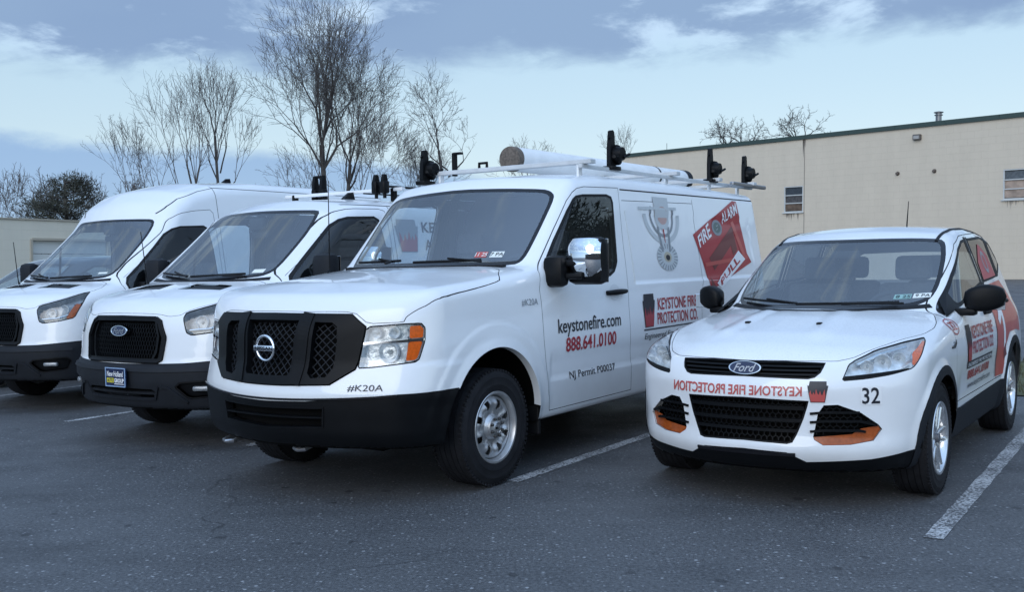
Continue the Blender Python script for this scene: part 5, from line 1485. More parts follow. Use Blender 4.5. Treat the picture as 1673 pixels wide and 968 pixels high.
    for a_, b_ in (((.60, 1.155), (.10, 1.130)), ((.10, 1.125), (-.52, 1.135))):
        wp = MB(); wiper(wp, B.on_front(resample([a_, b_], .06), .022, 2.5), .009); wiper(wp, B.on_front(resample([((a_[0] + b_[0]) / 2, a_[1] - .008), (b_[0] - .03, 1.118)], .06), .032, 2.5), .008); wp.build('wiper', SEAL, root, smooth=True)
    for y in (-.235, .235):
        q = B.on_top([(.71, y)])[0]; nz = MB(); nz.rbox(tuple(q), (.05, .03, .018), .006); nz.build('washer_nozzle', BLACK, root)
    q = B.on_top([(3.95, .0)])[0]; an = MB(); an.tube([tuple(q), tuple(q + np.array([.01, 0, .02])), tuple(q + np.array([.10, 0, .30]))], [.014, .007, .003], 6); an.build('antenna', BLACK, root)
    cab(root, (1.30, 1.85, 1.24, .80, 1.06), [(2.25, -.36), (2.25, .36), (3.15, -.36), (3.15, .36)], None, .45, (1.93, -.36, 1.03))
    mv = MB(); P = B.on_front([(.0, 1.545)], -.04, 2.8)[0]; mv.rbox(tuple(P + np.array([.06, 0, -.03])), (.04, .22, .065), .02); mv.build('cabin_mirror', INTERIOR, root, smooth=True)
    V, F = shape([(-.50, 1.160), (-.685, 1.195), (-.683, 1.228), (-.50, 1.19)]); 
    for k, m_ in enumerate((mat('green_sticker', (.25, .42, .40), .5), PAPER)):
        y0 = -.48 - k * .105
        V, F = shape([(y0, 1.168 + k * .004), (y0 - .095, 1.170 + k * .006), (y0 - .095, 1.200 + k * .006), (y0, 1.198 + k * .004)]); sticker('inspection_sticker', B.objs[ws], V, F, lambda v: B.on_front(v, .002, 2.8), m_)
        V, F = fit_text('8 25' if k == 0 else '9 PA', (y0 - .09, 1.175 + k * .005, y0 - .01, 1.193 + k * .005), bold=.01, flip=True); sticker('sticker_digits', B.objs[ws], V, F, lambda v: B.on_front(v, .0035, 2.8), INK)
    # lettering
    fp = front_place(B)
    V, F = fit_text('KEYSTONE FIRE PROTECTION', (0, 0, 1, 1), bold=.02); V = np.stack([-.335 + V[:, 0] * .826, .672 - .010 * V[:, 0] + V[:, 1] * (.054 + .008 * V[:, 0])], 1)
    sticker('mirrored_lettering', root, V, F, fp, RED_L, .05)
    V, F = shape(keystone((-.470, .638, -.362, .757))); sticker('keystone_logo', root, V, F, fp, INK, .04)
    V, F = shape(flames((-.470, .640, -.362, .757))); sticker('logo_flame', root, V, F, front_place(B, .006), RED_L, .04)
    V, F = shape([(-.626, .622), (-.722, .622), (-.722, .727), (-.626, .727)]); sticker('number_backing', root, V, F, front_place(B, .003), WHITEV, .03)
    V, F = fit_text('32', (0, .628, 1, .721), bold=.012); V[:, 0] = -.632 - V[:, 0] * .082; sticker('fleet_number', root, V, F, front_place(B, .0055), INK, .03)
    sp = side_place(B)
    def t(nm, txt, box, m_, **k):
        V, F = fit_text(txt, box, **k); sticker(nm, root, V, F, sp, m_, .08)
    V, F = shape(keystone((1.70, .735, 1.87, .985))); sticker('keystone_logo', root, V, F, sp, INK, .05)
    V, F = shape(flames((1.70, .735, 1.87, .985))); sticker('logo_flame', root, V, F, side_place(B, -1, .006), RED, .05)
    t('company_name', 'KEYSTONE FIRE', (1.90, .880, 2.70, .970), RED, bold=.02); t('company_name', 'PROTECTION CO.', (1.90, .775, 2.70, .865), RED, bold=.02)
    V, F = shape([(1.72, .690), (2.66, .690), (2.66, .738), (1.72, .738)]); sticker('slogan_bar', root, V, F, sp, INK, .1)
    V, F = fit_text('ENGINEERED FIRE PROTECTION', (1.75, .700, 2.63, .728)); sticker('slogan', root, V, F, side_place(B, -1, .006), WHITEV, .1)
    t('phone_number', '888.641.0100', (1.78, .612, 2.58, .675), RED, bold=.03); t('web_address', 'www.keystonefire.com', (1.80, .535, 2.66, .592), INK)
    V, F = shape([(2.90, .515), (2.86, 1.08), (3.15, 1.225), (3.70, 1.245), (3.95, 1.12), (4.10, .93), (4.04, .80), (3.80, .83), (3.45, .83), (3.25, .72), (3.16, .515)]); sticker('alarm_graphic', root, V, F, side_place(B, -1, .004), RED_L, .05)
    V, F = shape([(2.98, .96), (3.30, 1.15), (3.40, 1.12), (3.24, 1.02), (3.24, .76), (3.16, .72), (3.16, .98), (3.02, .91)]); sticker('pull_handle', root, V, F, side_place(B, -1, .0056), WHITEV, .05)
    V, F = shape([(3.16, .70), (3.26, .76), (3.26, .66), (3.17, .63)]); sticker('graphic_shade', root, V, F, side_place(B, -1, .0056), RED_D, .05)
    V, F = shape([(3.02, 1.262), (3.62, 1.285), (3.55, 1.46), (3.30, 1.55), (3.05, 1.40)]); sticker('window_graphic', root, V, F, side_place(B, -1, .004), mat('perforated_red', (.45, .10, .10), .5), .05)
    V, F = ring2(3.32, 1.40, .06, .09, 24, 1.0); sticker('window_graphic', root, V, F, side_place(B, -1, .0055), INKGREY, .05)
    tp = tangent_place(B, (1.43, -.875, 1.0))
    V, F = ring2(0, 0, .064, .074, 32, 1.0); V = V * np.array([1.45, 1.0]); sticker('number_ring', root, V, F, tp, RED, .03)
    V, F = fit_text('32', (-.055, -.036, .055, .036), bold=.012); sticker('fleet_number', root, V, F, tp, RED_L, .03)
    return root
def build_dark_car():
    root = thing('parked_car', 'black car almost hidden behind the leftmost white van', 'car', (-7.90, 12.60, 0), 1.0)
    B = Body(f_es, 4.5, 1.7, 70, 36, 32, inner=(0.5, 4.0, .35, .50, .75))
    for cx in (.92, 3.61): B.remove(circle_poly(cx, .345, .39, -25, 205, zb=.05), SIDE, lambda c: np.abs(c[:, 1]) > .5)
    B.underside(.4)
    wh = [(0, 1.595), (-.60, 1.585), (-.70, 1.322), (-.69, 1.173), (-.574, 1.116), (0, 1.118)]
    B.panel('windshield', sym(wh), FRONT, lambda c: (c[:, 0] > .9) & (c[:, 0] < 2.75), GLASS, gap=.026, ring='frit')
    for s in (-1, 1):
        c = lambda q, s=s: (q[:, 1] * s > .45)
        B.panel('side_window', [(1.6, 1.08), (2.067, 1.325), (2.6, 1.55), (3.6, 1.61), (4.1, 1.45), (3.8, 1.28)], SIDE, c, GLASS_DARK, gap=.02, ring='seal')
        B.panel('headlight', [(.625, .757), (.740, .874), (1.154, .955), (1.340, .970), (1.112, .811)], WRAP(.6), lambda q, s=s: (q[:, 1] * s > 0) & (q[:, 0] < 1), LENS, gap=.01, ring='lampgap')
    B.emit(root, mat('dark_car_paint', (.012, .013, .018), .25, coat=1.0))
    cab(root, (1.30, 1.85, 1.24, .80, 1.06), [(2.25, -.36), (2.25, .36)], None, .45, (1.93, -.36, 1.03))
    w = alloy_wheel(root); w.location = (.92, -.795, .345)
    for x, y, r_ in ((3.61, -.795, 0), (.92, .795, math.pi), (3.61, .795, math.pi)): copy_wheel(w, root, (x, y, .345), r_)
    return root
# ============================================================ ground
def un(u, n, z=0.0):
    p = UX * u + NX * n
    return (float(p[0]), float(p[1]), z)
def asphalt_material():
    m, nt, b = nodes_of('asphalt')
    N, L = nt.nodes, nt.links
    tc = N.new('ShaderNodeTexCoord')
    def noise(s, d=4, r=.55, off=0):
        mp = N.new('ShaderNodeMapping'); mp.inputs['Location'].default_value = (off, off * 1.7, 0); L.new(tc.outputs['Object'], mp.inputs[0])
        n = N.new('ShaderNodeTexNoise'); n.inputs['Scale'].default_value = s; n.inputs['Detail'].default_value = d; n.inputs['Roughness'].default_value = r
        L.new(mp.outputs[0], n.inputs['Vector']); return n.outputs[0]
    def rng_(v, a, b_, c, d):
        r = N.new('ShaderNodeMapRange'); L.new(v, r.inputs[0])
        for i, q in enumerate((a, b_, c, d)): r.inputs[i + 1].default_value = q
        return r.outputs[0]
    def mixc(f, a, c, mode='MIX'):
        x = N.new('ShaderNodeMix'); x.data_type = 'RGBA'; x.blend_type = mode
        if isinstance(f, (int, float)): x.inputs[0].default_value = f
        else: L.new(f, x.inputs[0])
        for i, v in ((6, a), (7, c)):
            if isinstance(v, tuple): x.inputs[i].default_value = (*v, 1)
            else: L.new(v, x.inputs[i])
        return x.outputs[2]
    big = noise(.22, 5); mid = noise(1.6, 6, .6, 3); fine_ = noise(48, 4, .7, 1); grit = noise(170, 2, .6, 2)
    col = mixc(rng_(big, .35, .65, 0, 1), (.070, .071, .073), (.100, .101, .103))
    col = mixc(rng_(mid, .48, .70, 0, .55), col, (.030, .031, .034))
    col = mixc(rng_(fine_, .50, .70, 0, .9), col, (.14, .142, .147)); col = mixc(rng_(fine_, .50, .34, 0, .7), col, (.022, .022, .024))
    # pale stones and dark pits in the surface
    v = N.new('ShaderNodeTexVoronoi'); v.inputs['Scale'].default_value = 24; L.new(tc.outputs['Object'], v.inputs['Vector'])
    cc = N.new('ShaderNodeSeparateColor'); L.new(v.outputs['Color'], cc.inputs[0])
    sel = rng_(cc.outputs[0], .88, .92, 0, 1); dot = rng_(v.outputs['Distance'], .12, .27, 1, 0)
    mu = N.new('ShaderNodeMath'); mu.operation = 'MULTIPLY'; L.new(sel, mu.inputs[0]); L.new(dot, mu.inputs[1])
    col = mixc(mu.outputs[0], col, (.36, .36, .365))
    v3 = N.new('ShaderNodeTexVoronoi'); v3.inputs['Scale'].default_value = 46; L.new(tc.outputs['Object'], v3.inputs['Vector'])
    c3 = N.new('ShaderNodeSeparateColor'); L.new(v3.outputs['Color'], c3.inputs[0])
    m3 = N.new('ShaderNodeMath'); m3.operation = 'MULTIPLY'; L.new(rng_(c3.outputs[0], .72, .84, 0, .85), m3.inputs[0]); L.new(rng_(v3.outputs['Distance'], .18, .36, 1, 0), m3.inputs[1])
    col = mixc(m3.outputs[0], col, (.27, .27, .275))
    v2 = N.new('ShaderNodeTexVoronoi'); v2.inputs['Scale'].default_value = 6.5; L.new(tc.outputs['Object'], v2.inputs['Vector'])
    c2 = N.new('ShaderNodeSeparateColor'); L.new(v2.outputs['Color'], c2.inputs[0])
    n5 = noise(9, 4, .6, 5); wob = N.new('ShaderNodeMath'); wob.operation = 'ADD'; L.new(v2.outputs['Distance'], wob.inputs[0]); L.new(rng_(n5, .3, .7, -.18, .18), wob.inputs[1])
    m2 = N.new('ShaderNodeMath'); m2.operation = 'MULTIPLY'; L.new(rng_(c2.outputs[1], .80, .84, 0, .7), m2.inputs[0]); L.new(rng_(wob.outputs[0], .10, .22, 1, 0), m2.inputs[1])
    col = mixc(m2.outputs[0], col, (.014, .014, .016))
    # hairline cracks, only here and there
    wn = N.new('ShaderNodeTexNoise'); wn.inputs['Scale'].default_value = 1.3; wn.inputs['Detail'].default_value = 5; L.new(tc.outputs['Object'], wn.inputs['Vector'])
    wa = N.new('ShaderNodeMix'); wa.data_type = 'RGBA'; wa.blend_type = 'LINEAR_LIGHT'; wa.inputs[0].default_value = .35; L.new(tc.outputs['Object'], wa.inputs[6]); L.new(wn.outputs['Color'], wa.inputs[7])
    vc = N.new('ShaderNodeTexVoronoi'); vc.feature = 'DISTANCE_TO_EDGE'; vc.inputs['Scale'].default_value = .33; L.new(wa.outputs[2], vc.inputs['Vector'])
    ck = N.new('ShaderNodeMath'); ck.operation = 'MULTIPLY'; L.new(rng_(vc.outputs['Distance'], .0, .0045, 1, 0), ck.inputs[0]); L.new(rng_(noise(.5, 2, .5, 9), .50, .62, 0, .75), ck.inputs[1])
    col = mixc(ck.outputs[0], col, (.012, .012, .013))
    # oil and tyre staining, drawn out along the bays
    mpo = N.new('ShaderNodeMapping'); mpo.inputs['Rotation'].default_value = (0, 0, math.radians(-56)); mpo.inputs['Scale'].default_value = (.35, 1.3, 1); L.new(tc.outputs['Object'], mpo.inputs[0])
    no = N.new('ShaderNodeTexNoise'); no.inputs['Scale'].default_value = 1.1; no.inputs['Detail'].default_value = 6; no.inputs['Roughness'].default_value = .62; L.new(mpo.outputs[0], no.inputs['Vector'])
    col = mixc(rng_(no.outputs[0], .52, .72, 0, .5), col, (.026, .026, .028))
    L.new(col, b.inputs['Base Color'])
    L.new(rng_(mid, .3, .7, .50, .74), b.inputs['Roughness'])
    b.inputs['Specular IOR Level'].default_value = .6
    h = N.new('ShaderNodeMath'); h.operation = 'ADD'; L.new(fine_, h.inputs[0]); L.new(grit, h.inputs[1])
    k = N.new('ShaderNodeBump'); k.inputs['Strength'].default_value = .55; k.inputs['Distance'].default_value = .006
    L.new(h.outputs[0], k.inputs['Height']); L.new(k.outputs[0], b.inputs['Normal'])
    MATS['asphalt'] = m
    return m
def line_material():
    m, nt, b = nodes_of('worn_line_paint')
    N, L = nt.nodes, nt.links
    tc = N.new('ShaderNodeTexCoord')
    n = N.new('ShaderNodeTexNoise'); n.inputs['Scale'].default_value = 55; n.inputs['Detail'].default_value = 5; n.inputs['Roughness'].default_value = .7; L.new(tc.outputs['Object'], n.inputs['Vector'])
    n2 = N.new('ShaderNodeTexNoise'); n2.inputs['Scale'].default_value = 3; n2.inputs['Detail'].default_value = 3; L.new(tc.outputs['Object'], n2.inputs['Vector'])
    a = N.new('ShaderNodeMath'); a.operation = 'MULTIPLY_ADD'; L.new(n2.outputs[0], a.inputs[0]); a.inputs[1].default_value = .35; L.new(n.outputs[0], a.inputs[2])
    r = N.new('ShaderNodeMapRange'); L.new(a.outputs[0], r.inputs[0]); r.inputs[1].default_value = .60; r.inputs[2].default_value = .74; r.inputs[3].default_value = 1; r.inputs[4].default_value = 0.06
    x = N.new('ShaderNodeMix'); x.data_type = 'RGBA'; L.new(r.outputs[0], x.inputs[0]); x.inputs[6].default_value = (.06, .06, .063, 1); x.inputs[7].default_value = (.52, .52, .515, 1)
    L.new(x.outputs[2], b.inputs['Base Color']); b.inputs['Roughness'].default_value = .8
    return m
def build_ground():
    me = bpy.data.meshes.new('asphalt_lot')
    S = 900; me.from_pydata([(-S, -S, 0), (S, -S, 0), (S, S, 0), (-S, S, 0)], [], [(0, 1, 2, 3)]); me.materials.append(asphalt_material())
    set_props(link_mesh('asphalt_lot', me), kind='structure')
    lm = line_material()
    for u0, n in ((5.53, 1.095), (5.64, 3.775), (5.74, 6.49), (5.85, 9.17), (5.95, 11.87), (6.0, 14.57)):
        me = bpy.data.meshes.new('parking_line'); w = .050
        rr = random.Random(int(n * 10)); k = 40; V = []; F = []
        for i in range(k + 1):
            uu = u0 + 5.4 * i / k
            V += [un(uu, n - w + rr.uniform(-.004, .004), .004), un(uu, n + w + rr.uniform(-.004, .004), .004)]
        for i in range(k): F.append((2 * i, 2 * i + 2, 2 * i + 3, 2 * i + 1))
        me.from_pydata(V, [], F); me.materials.append(lm)
        set_props(link_mesh('parking_line', me), kind='structure')
    # strip of winter grass beyond the bays
    gm = mat('winter_grass', (.085, .085, .040), .95, var=.45, vscale=5, bump=.6, bscale=40)
    me = bpy.data.meshes.new('grass_strip'); k = 30; V = []; F = []
    rr = random.Random(3)
    for i in range(k + 1):
        n = -14 + 40 * i / k
        V += [un(11.5 + rr.uniform(-.1, .1), n, .012), un(15.3 + rr.uniform(-.15, .15), n, .012)]
    for i in range(k): F.append((2 * i, 2 * i + 2, 2 * i + 3, 2 * i + 1))
    me.from_pydata(V, [], F); me.materials.append(gm); set_props(link_mesh('grass_strip', me), kind='structure')
    mb = MB()
    for _ in range(7000):
        u_, n_ = rr.uniform(11.5, 15.2), rr.uniform(-2.5, 6); p = Vector(un(u_, n_, .01)); a = rr.uniform(0, 6.28); h = rr.uniform(.03, .09); w = .006
        d = Vector((math.cos(a), math.sin(a), 0)); tip = p + Vector((rr.uniform(-.04, .04), rr.uniform(-.04, .04), h))
        mb.add([p - d * w, p + d * w, tip], [(0, 1, 2)])
    g = mb.build('grass', mat('grass_blade', (.11, .105, .045), .9, var=.5, vscale=3)); set_props(g, 'short brownish winter grass on the strip behind the small white SUV', 'grass', kind='stuff')

# ============================================================ buildings
def wall_material(name, col, blocks):
    m, nt, b = nodes_of(name)
    N, L = nt.nodes, nt.links
    tc = N.new('ShaderNodeTexCoord')
    mp = N.new('ShaderNodeMapping'); mp.inputs['Rotation'].default_value = (math.radians(90), 0, 0); L.new(tc.outputs['Object'], mp.inputs[0])
    br = N.new('ShaderNodeTexBrick'); L.new(mp.outputs[0], br.inputs['Vector'])
    br.inputs['Scale'].default_value = 1.0; br.inputs['Brick Width'].default_value = blocks[0]; br.inputs['Row Height'].default_value = blocks[1]; br.inputs['Mortar Size'].default_value = .012; br.inputs['Mortar Smooth'].default_value = .5
    br.inputs['Color1'].default_value = (*col, 1); br.inputs['Color2'].default_value = (*[c * .985 for c in col], 1); br.inputs['Mortar'].default_value = (*[c * .95 for c in col], 1)
    n = N.new('ShaderNodeTexNoise'); n.inputs['Scale'].default_value = .5; n.inputs['Detail'].default_value = 8; n.inputs['Roughness'].default_value = .65
    mp2 = N.new('ShaderNodeMapping'); mp2.inputs['Scale'].default_value = (2.2, 2.2, .5); L.new(tc.outputs['Object'], mp2.inputs[0]); L.new(mp2.outputs[0], n.inputs['Vector'])
    r = N.new('ShaderNodeMapRange'); L.new(n.outputs[0], r.inputs[0]); r.inputs[1].default_value = .3; r.inputs[2].default_value = .75; r.inputs[3].default_value = 1.03; r.inputs[4].default_value = .93
    x = N.new('ShaderNodeMix'); x.data_type = 'RGBA'; x.blend_type = 'MULTIPLY'; x.inputs[0].default_value = 1; L.new(br.outputs[0], x.inputs[6]); L.new(r.outputs[0], x.inputs[7])
    L.new(x.outputs[2], b.inputs['Base Color']); b.inputs['Roughness'].default_value = .9
    k = N.new('ShaderNodeBump'); k.inputs['Strength'].default_value = .4; k.inputs['Distance'].default_value = .02; L.new(br.outputs['Fac'], k.inputs['Height']); k.invert = True
    L.new(k.outputs[0], b.inputs['Normal'])
    return m
TILT = Matrix.Rotation(.0205, 4, 'Y')
def build_warehouse():
    root = thing('warehouse', 'long tall cream block warehouse with dark green roof edge, on the right', 'building')
    root.matrix_world = Matrix.Translation((27.78, 56.07, 0)) @ TILT @ Matrix.Rotation(math.radians(132), 4, 'Z')
    wm = wall_material('cream_block_wall', (.64, .55, .43), (.80, .40))
    t0, t1, H = -60, 29.8, 9.0
    wins = [(13.36, 14.78, 4.22, 5.92), (-.75, .78, 4.42, 6.10), (-14.6, -13.1, 4.4, 6.1)]
    # front with real window openings: strips between the openings
    mb = MB()
    xs = sorted({t0, t1, 13.27, 13.30} | {w[0] for w in wins} | {w[1] for w in wins})
    for a, b_ in zip(xs[:-1], xs[1:]):
        w = [q for q in wins if q[0] <= a and q[1] >= b_]
        yy = -.02 if abs(a - 13.27) < 1e-6 else 0.0
        for z0, z1 in ([(-1.5, w[0][2]), (w[0][3], H)] if w else [(-1.5, H)]):
            mb.box(((a + b_) / 2, yy - .15, (z0 + z1) / 2), (b_ - a, .30, z1 - z0))
    mb.box(((t0 + t1) / 2, -10.3, (H - 1.6) / 2), (t1 - t0, .3, H + 1.4)); mb.box((t0 + .15, -5.2, (H - 1.6) / 2), (.3, 9.8, H + 1.4)); mb.box((t1 - .15, -5.2, (H - 1.6) / 2), (.3, 9.8, H + 1.4))
    mb.build('wall', wm, root)
    rf = MB(); rf.box(((t0 + t1) / 2, -5.2, H - .25), (t1 - t0 - .7, 9.7, .1)); rf.build('roof', mat('roof_felt', (.05, .05, .05), .9), root)
    tr = MB(); gm = mat('dark_green_coping', (.035, .060, .050), .5)
    x = t0
    while x < t1: 
        e = min(x + 3.05, t1); tr.box(((x + e) / 2 , -.10, H + .03), (e - x - .012, .42, .26)); x += 3.05
    tr.build('roof_edge', gm, root)
    fr_m = mat('window_frame_cream', (.55, .55, .52), .5); pm = [mat('window_dark_pane', (.035, .04, .045), .12, var=.3), mat('boarded_pane', (.13, .085, .055), .6, var=.5, vscale=3), mat('window_grey_pane', (.10, .11, .115), .15, var=.3), mat('pale_board', (.36, .27, .21), .7, var=.3, vscale=3), mat('brown_pane', (.07, .06, .055), .2, var=.5)]
    for wi, (a, b_, z0, z1) in enumerate(wins):
        w = MB(); f = .07; y = -.06
        w.box(((a + b_) / 2, y, z1 - f / 2), (b_ - a, .10, f)); w.box(((a + b_) / 2, y, z0 + f / 2), (b_ - a, .10, f))
        for xx in (a + f / 2, b_ - f / 2): w.box((xx, y, (z0 + z1) / 2), (f, .10, z1 - z0 - 2 * f - .004))
        hz = (z1 - z0 - 2 * f) / 3
        for k in (1, 2): w.box(((a + b_) / 2, y, z0 + f + hz * k), (b_ - a - 2 * f - .004, .08, .06))
        wo = w.build('window', fr_m, root)
        kinds = [(1, 4, 0), (3, 3, 2), (0, 2, 0)][wi]
        for k in range(3):
            p = MB(); p.box(((a + b_) / 2, y - .02 - (.03 if k == 1 else 0), z0 + f + hz * (k + .5)), (b_ - a - 2 * f - .01, .012, hz - .07)); p.build('pane', pm[kinds[k]], wo)
        s = MB(); s.box(((a + b_) / 2, .045, z0 - .035), (b_ - a + .14, .13, .07)); s.build('sill', fr_m, wo)
        # rain streaks under the sill
        st = MB(); rr = random.Random(wi)
        for k in range(16):
            xx = rr.uniform(a, b_); ww = rr.uniform(.02, .07); l = rr.uniform(.15, .55); st.add([(xx - ww, .004, z0 - .07), (xx + ww, .004, z0 - .07), (xx, .004, z0 - .07 - l)], [(0, 1, 2)])
        set_props(st.build('rain_stain', mat('stain', (.36, .31, .25), .9), root), kind='stuff')
    js = MB(); rr = random.Random(9)
    for k in range(8): xx = 13.28 + rr.uniform(-.10, .14); ww = rr.uniform(.03, .09); l = rr.uniform(.4, 1.5); js.add([(xx - ww, .004, H - .12), (xx + ww, .004, H - .12), (xx, .004, H - .12 - l)], [(0, 1, 2)])
    set_props(js.build('rain_stain', mat('stain', (.36, .31, .25), .9), root), kind='stuff')
    jn = MB(); jn.box((13.285, -.005, 3.9), (.045, .014, 9.9)); jn.build('wall_joint', mat('joint_dark', (.20, .17, .14), .9), root)
    jn = MB(); jn.box((-4.6, -.005, 3.9), (.045, .014, 9.9)); jn.build('wall_joint', mat('joint_dark', (.20, .17, .14), .9), root)
    for x in (6.94, 4.69, -9.0):
        p = MB(); p.lathe([(.0, .16), (.075, .16), (.085, .0), (.13, .0), (.13, -.02)], 14, c=(x, 0, 6.27)); p.build('wall_pipe', mat('rust_pipe', (.13, .10, .08), .7), root, smooth=True)
    lp = MB(); lp.rbox((5.71, .12, 8.33), (.46, .24, .32), .03); l = lp.build('wall_lamp', mat('lamp_bronze', (.10, .085, .075), .5), root)
    q = MB(); q.rbox((5.71, .245, 8.31), (.34, .02, .20), .008); q.build('lamp_glass', mat('lamp_lens', (.38, .36, .33), .25), l)
    ch = MB(); ch.lathe([(.17, 0), (.17, .85), (.24, .86), (.24, .90), (.17, .92), (.17, .98), (.27, 1.02), (.27, 1.06), (0, 1.12)], 16, axis='z', c=(5.05, -1.2, H - .2)); ch.build('vent_pipe', mat('galvanized', (.22, .22, .22), .4, .6), root, smooth=True, angle=30)
    wd = MB(); wd.tube([(25.3, -.8, H), (25.3, -.8, H + .75)], .018, 5); wd.build('roof_wire', GREYPL, root)
def build_low_building():
    root = thing('low_building', 'low cream building with a flat roof and a garage door, behind the leftmost van', 'building')
    root.matrix_world = Matrix.Translation((-20.0, 40.0, 0)) @ TILT @ Matrix.Rotation(math.radians(58), 4, 'Z')
    wm = wall_material('pale_cream_wall', (.70, .64, .52), (.80, .40))
    H = 3.62; mb = MB()
    for a, b_, z0, z1 in ((-30, 1.25, -1, H), (1.25, 4.8, 2.80, H), (4.8, 16, -1, H)): mb.box(((a + b_) / 2, .15, (z0 + z1) / 2), (b_ - a, .3, z1 - z0))
    mb.box((-7, 9.85, H / 2 - .5), (46, .3, H + 1)); mb.box((15.85, 5, H / 2 - .5), (.3, 9.4, H + 1)); mb.box((-29.85, 5, H / 2 - .5), (.3, 9.4, H + 1))
    mb.build('wall', wm, root)
    r = MB(); r.box((-7, 5, H - .2), (45.2, 9.3, .1)); r.build('roof', mat('roof_felt', (.05, .05, .05), .9), root)
    e = MB(); e.box((-7, .12, H + .03), (46, .36, .06)); e.build('roof_edge', mat('roof_edge_tan', (.42, .37, .29), .6), root)
    g = bpy.data.objects.new('garage_door', None); COL.objects.link(g); g.parent = root
    for k in range(6):
        p = MB(); p.rbox((3.02, .14, 2.80 - .27 - k * .545), (3.5, .05, .525), .012); p.build('door_panel', mat('garage_white', (.62, .62, .58), .6), g)
    f = MB(); 
    for x in (1.22, 4.83): f.box((x, -.02, 1.35), (.09, .06, 3.0))
    f.box((3.02, -.022, 2.85), (3.52, .06, .10)); f.build('door_frame', mat('roof_edge_tan', (.42, .37, .29), .6), g)

def build_building_behind():
    """stands across the lot behind the camera; seen only in the mirrors, glass and paint"""
    root = thing('brick_building', 'long brown brick building across the lot, mirrored in the van mirror', 'building')
    root.location = (-12, -38, 0); root.rotation_euler = (0, 0, math.radians(8))
    m = wall_material('brown_brick_wall', (.13, .105, .09), (.24, .08))
    mb = MB(); mb.box((0, -6, 2.2), (86, 12, 5.4)); mb.build('wall', m, root)
    cp = MB(); cp.box((0, -5.9, 5.02), (86.4, 12.4, .24)); cp.build('roof_edge', mat('roof_edge_grey', (.16, .16, .16), .6), root)
    for k in range(14):
        w = MB(); w.box((-40 + 6.1 * k, .04, 2.4), (2.2, .10, 1.5)); o = w.build('window', mat('window_frame_cream', (.55, .55, .52), .5), root)
        for j in (-1, 1): p = MB(); p.box((-40 + 6.1 * k + j * .52, .085, 2.4), (.96, .02, 1.34)); p.build('pane', mat('window_dark_pane', (.035, .04, .045), .12), o)

# ============================================================ trees
BARK = mat('bark', (.062, .056, .052), .95, var=.3, vscale=6)
TWIG = mat('twig_bark', (.080, .071, .067), .95, var=.2)
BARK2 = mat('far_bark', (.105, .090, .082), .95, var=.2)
def seg_mesh(name, segs, sides, m, parent):
    S = np.array([(*a, *b, r0, r1) for a, b, r0, r1 in segs]); p0, p1, r0, r1 = S[:, :3], S[:, 3:6], S[:, 6], S[:, 7]
    t = p1 - p0; l = np.linalg.norm(t, axis=1)[:, None]; t = t / np.maximum(l, 1e-9)
    ref = np.where(np.abs(t[:, 2:3]) < .9, np.array([[0, 0, 1.]]), np.array([[1., 0, 0]])); a = np.cross(t, ref); a /= np.linalg.norm(a, axis=1)[:, None]; b = np.cross(t, a)
    V = np.zeros((len(S), 2 * sides, 3))
    for k in range(sides):
        c, s = math.cos(2 * math.pi * k / sides), math.sin(2 * math.pi * k / sides)
        V[:, k] = p0 + (a * c + b * s) * r0[:, None]; V[:, sides + k] = p1 + (a * c + b * s) * r1[:, None]
    base = (np.arange(len(S)) * 2 * sides)[:, None]
    F = np.concatenate([base + np.array([[k, (k + 1) % sides, sides + (k + 1) % sides, sides + k]]) for k in range(sides)])
    me = bpy.data.meshes.new(name); n = len(F)
    me.vertices.add(V.size // 3); me.vertices.foreach_set('co', V.ravel())
    me.loops.add(n * 4); me.loops.foreach_set('vertex_index', F.ravel().astype(np.int32))
    me.polygons.add(n); me.polygons.foreach_set('loop_start', np.arange(0, n * 4, 4, dtype=np.int32)); me.polygons.foreach_set('loop_total', np.full(n, 4, np.int32))
    me.materials.append(m); me.update(); me.validate()
    me.polygons.foreach_set('use_smooth', [True] * n)
    return link_mesh(name, me, parent)
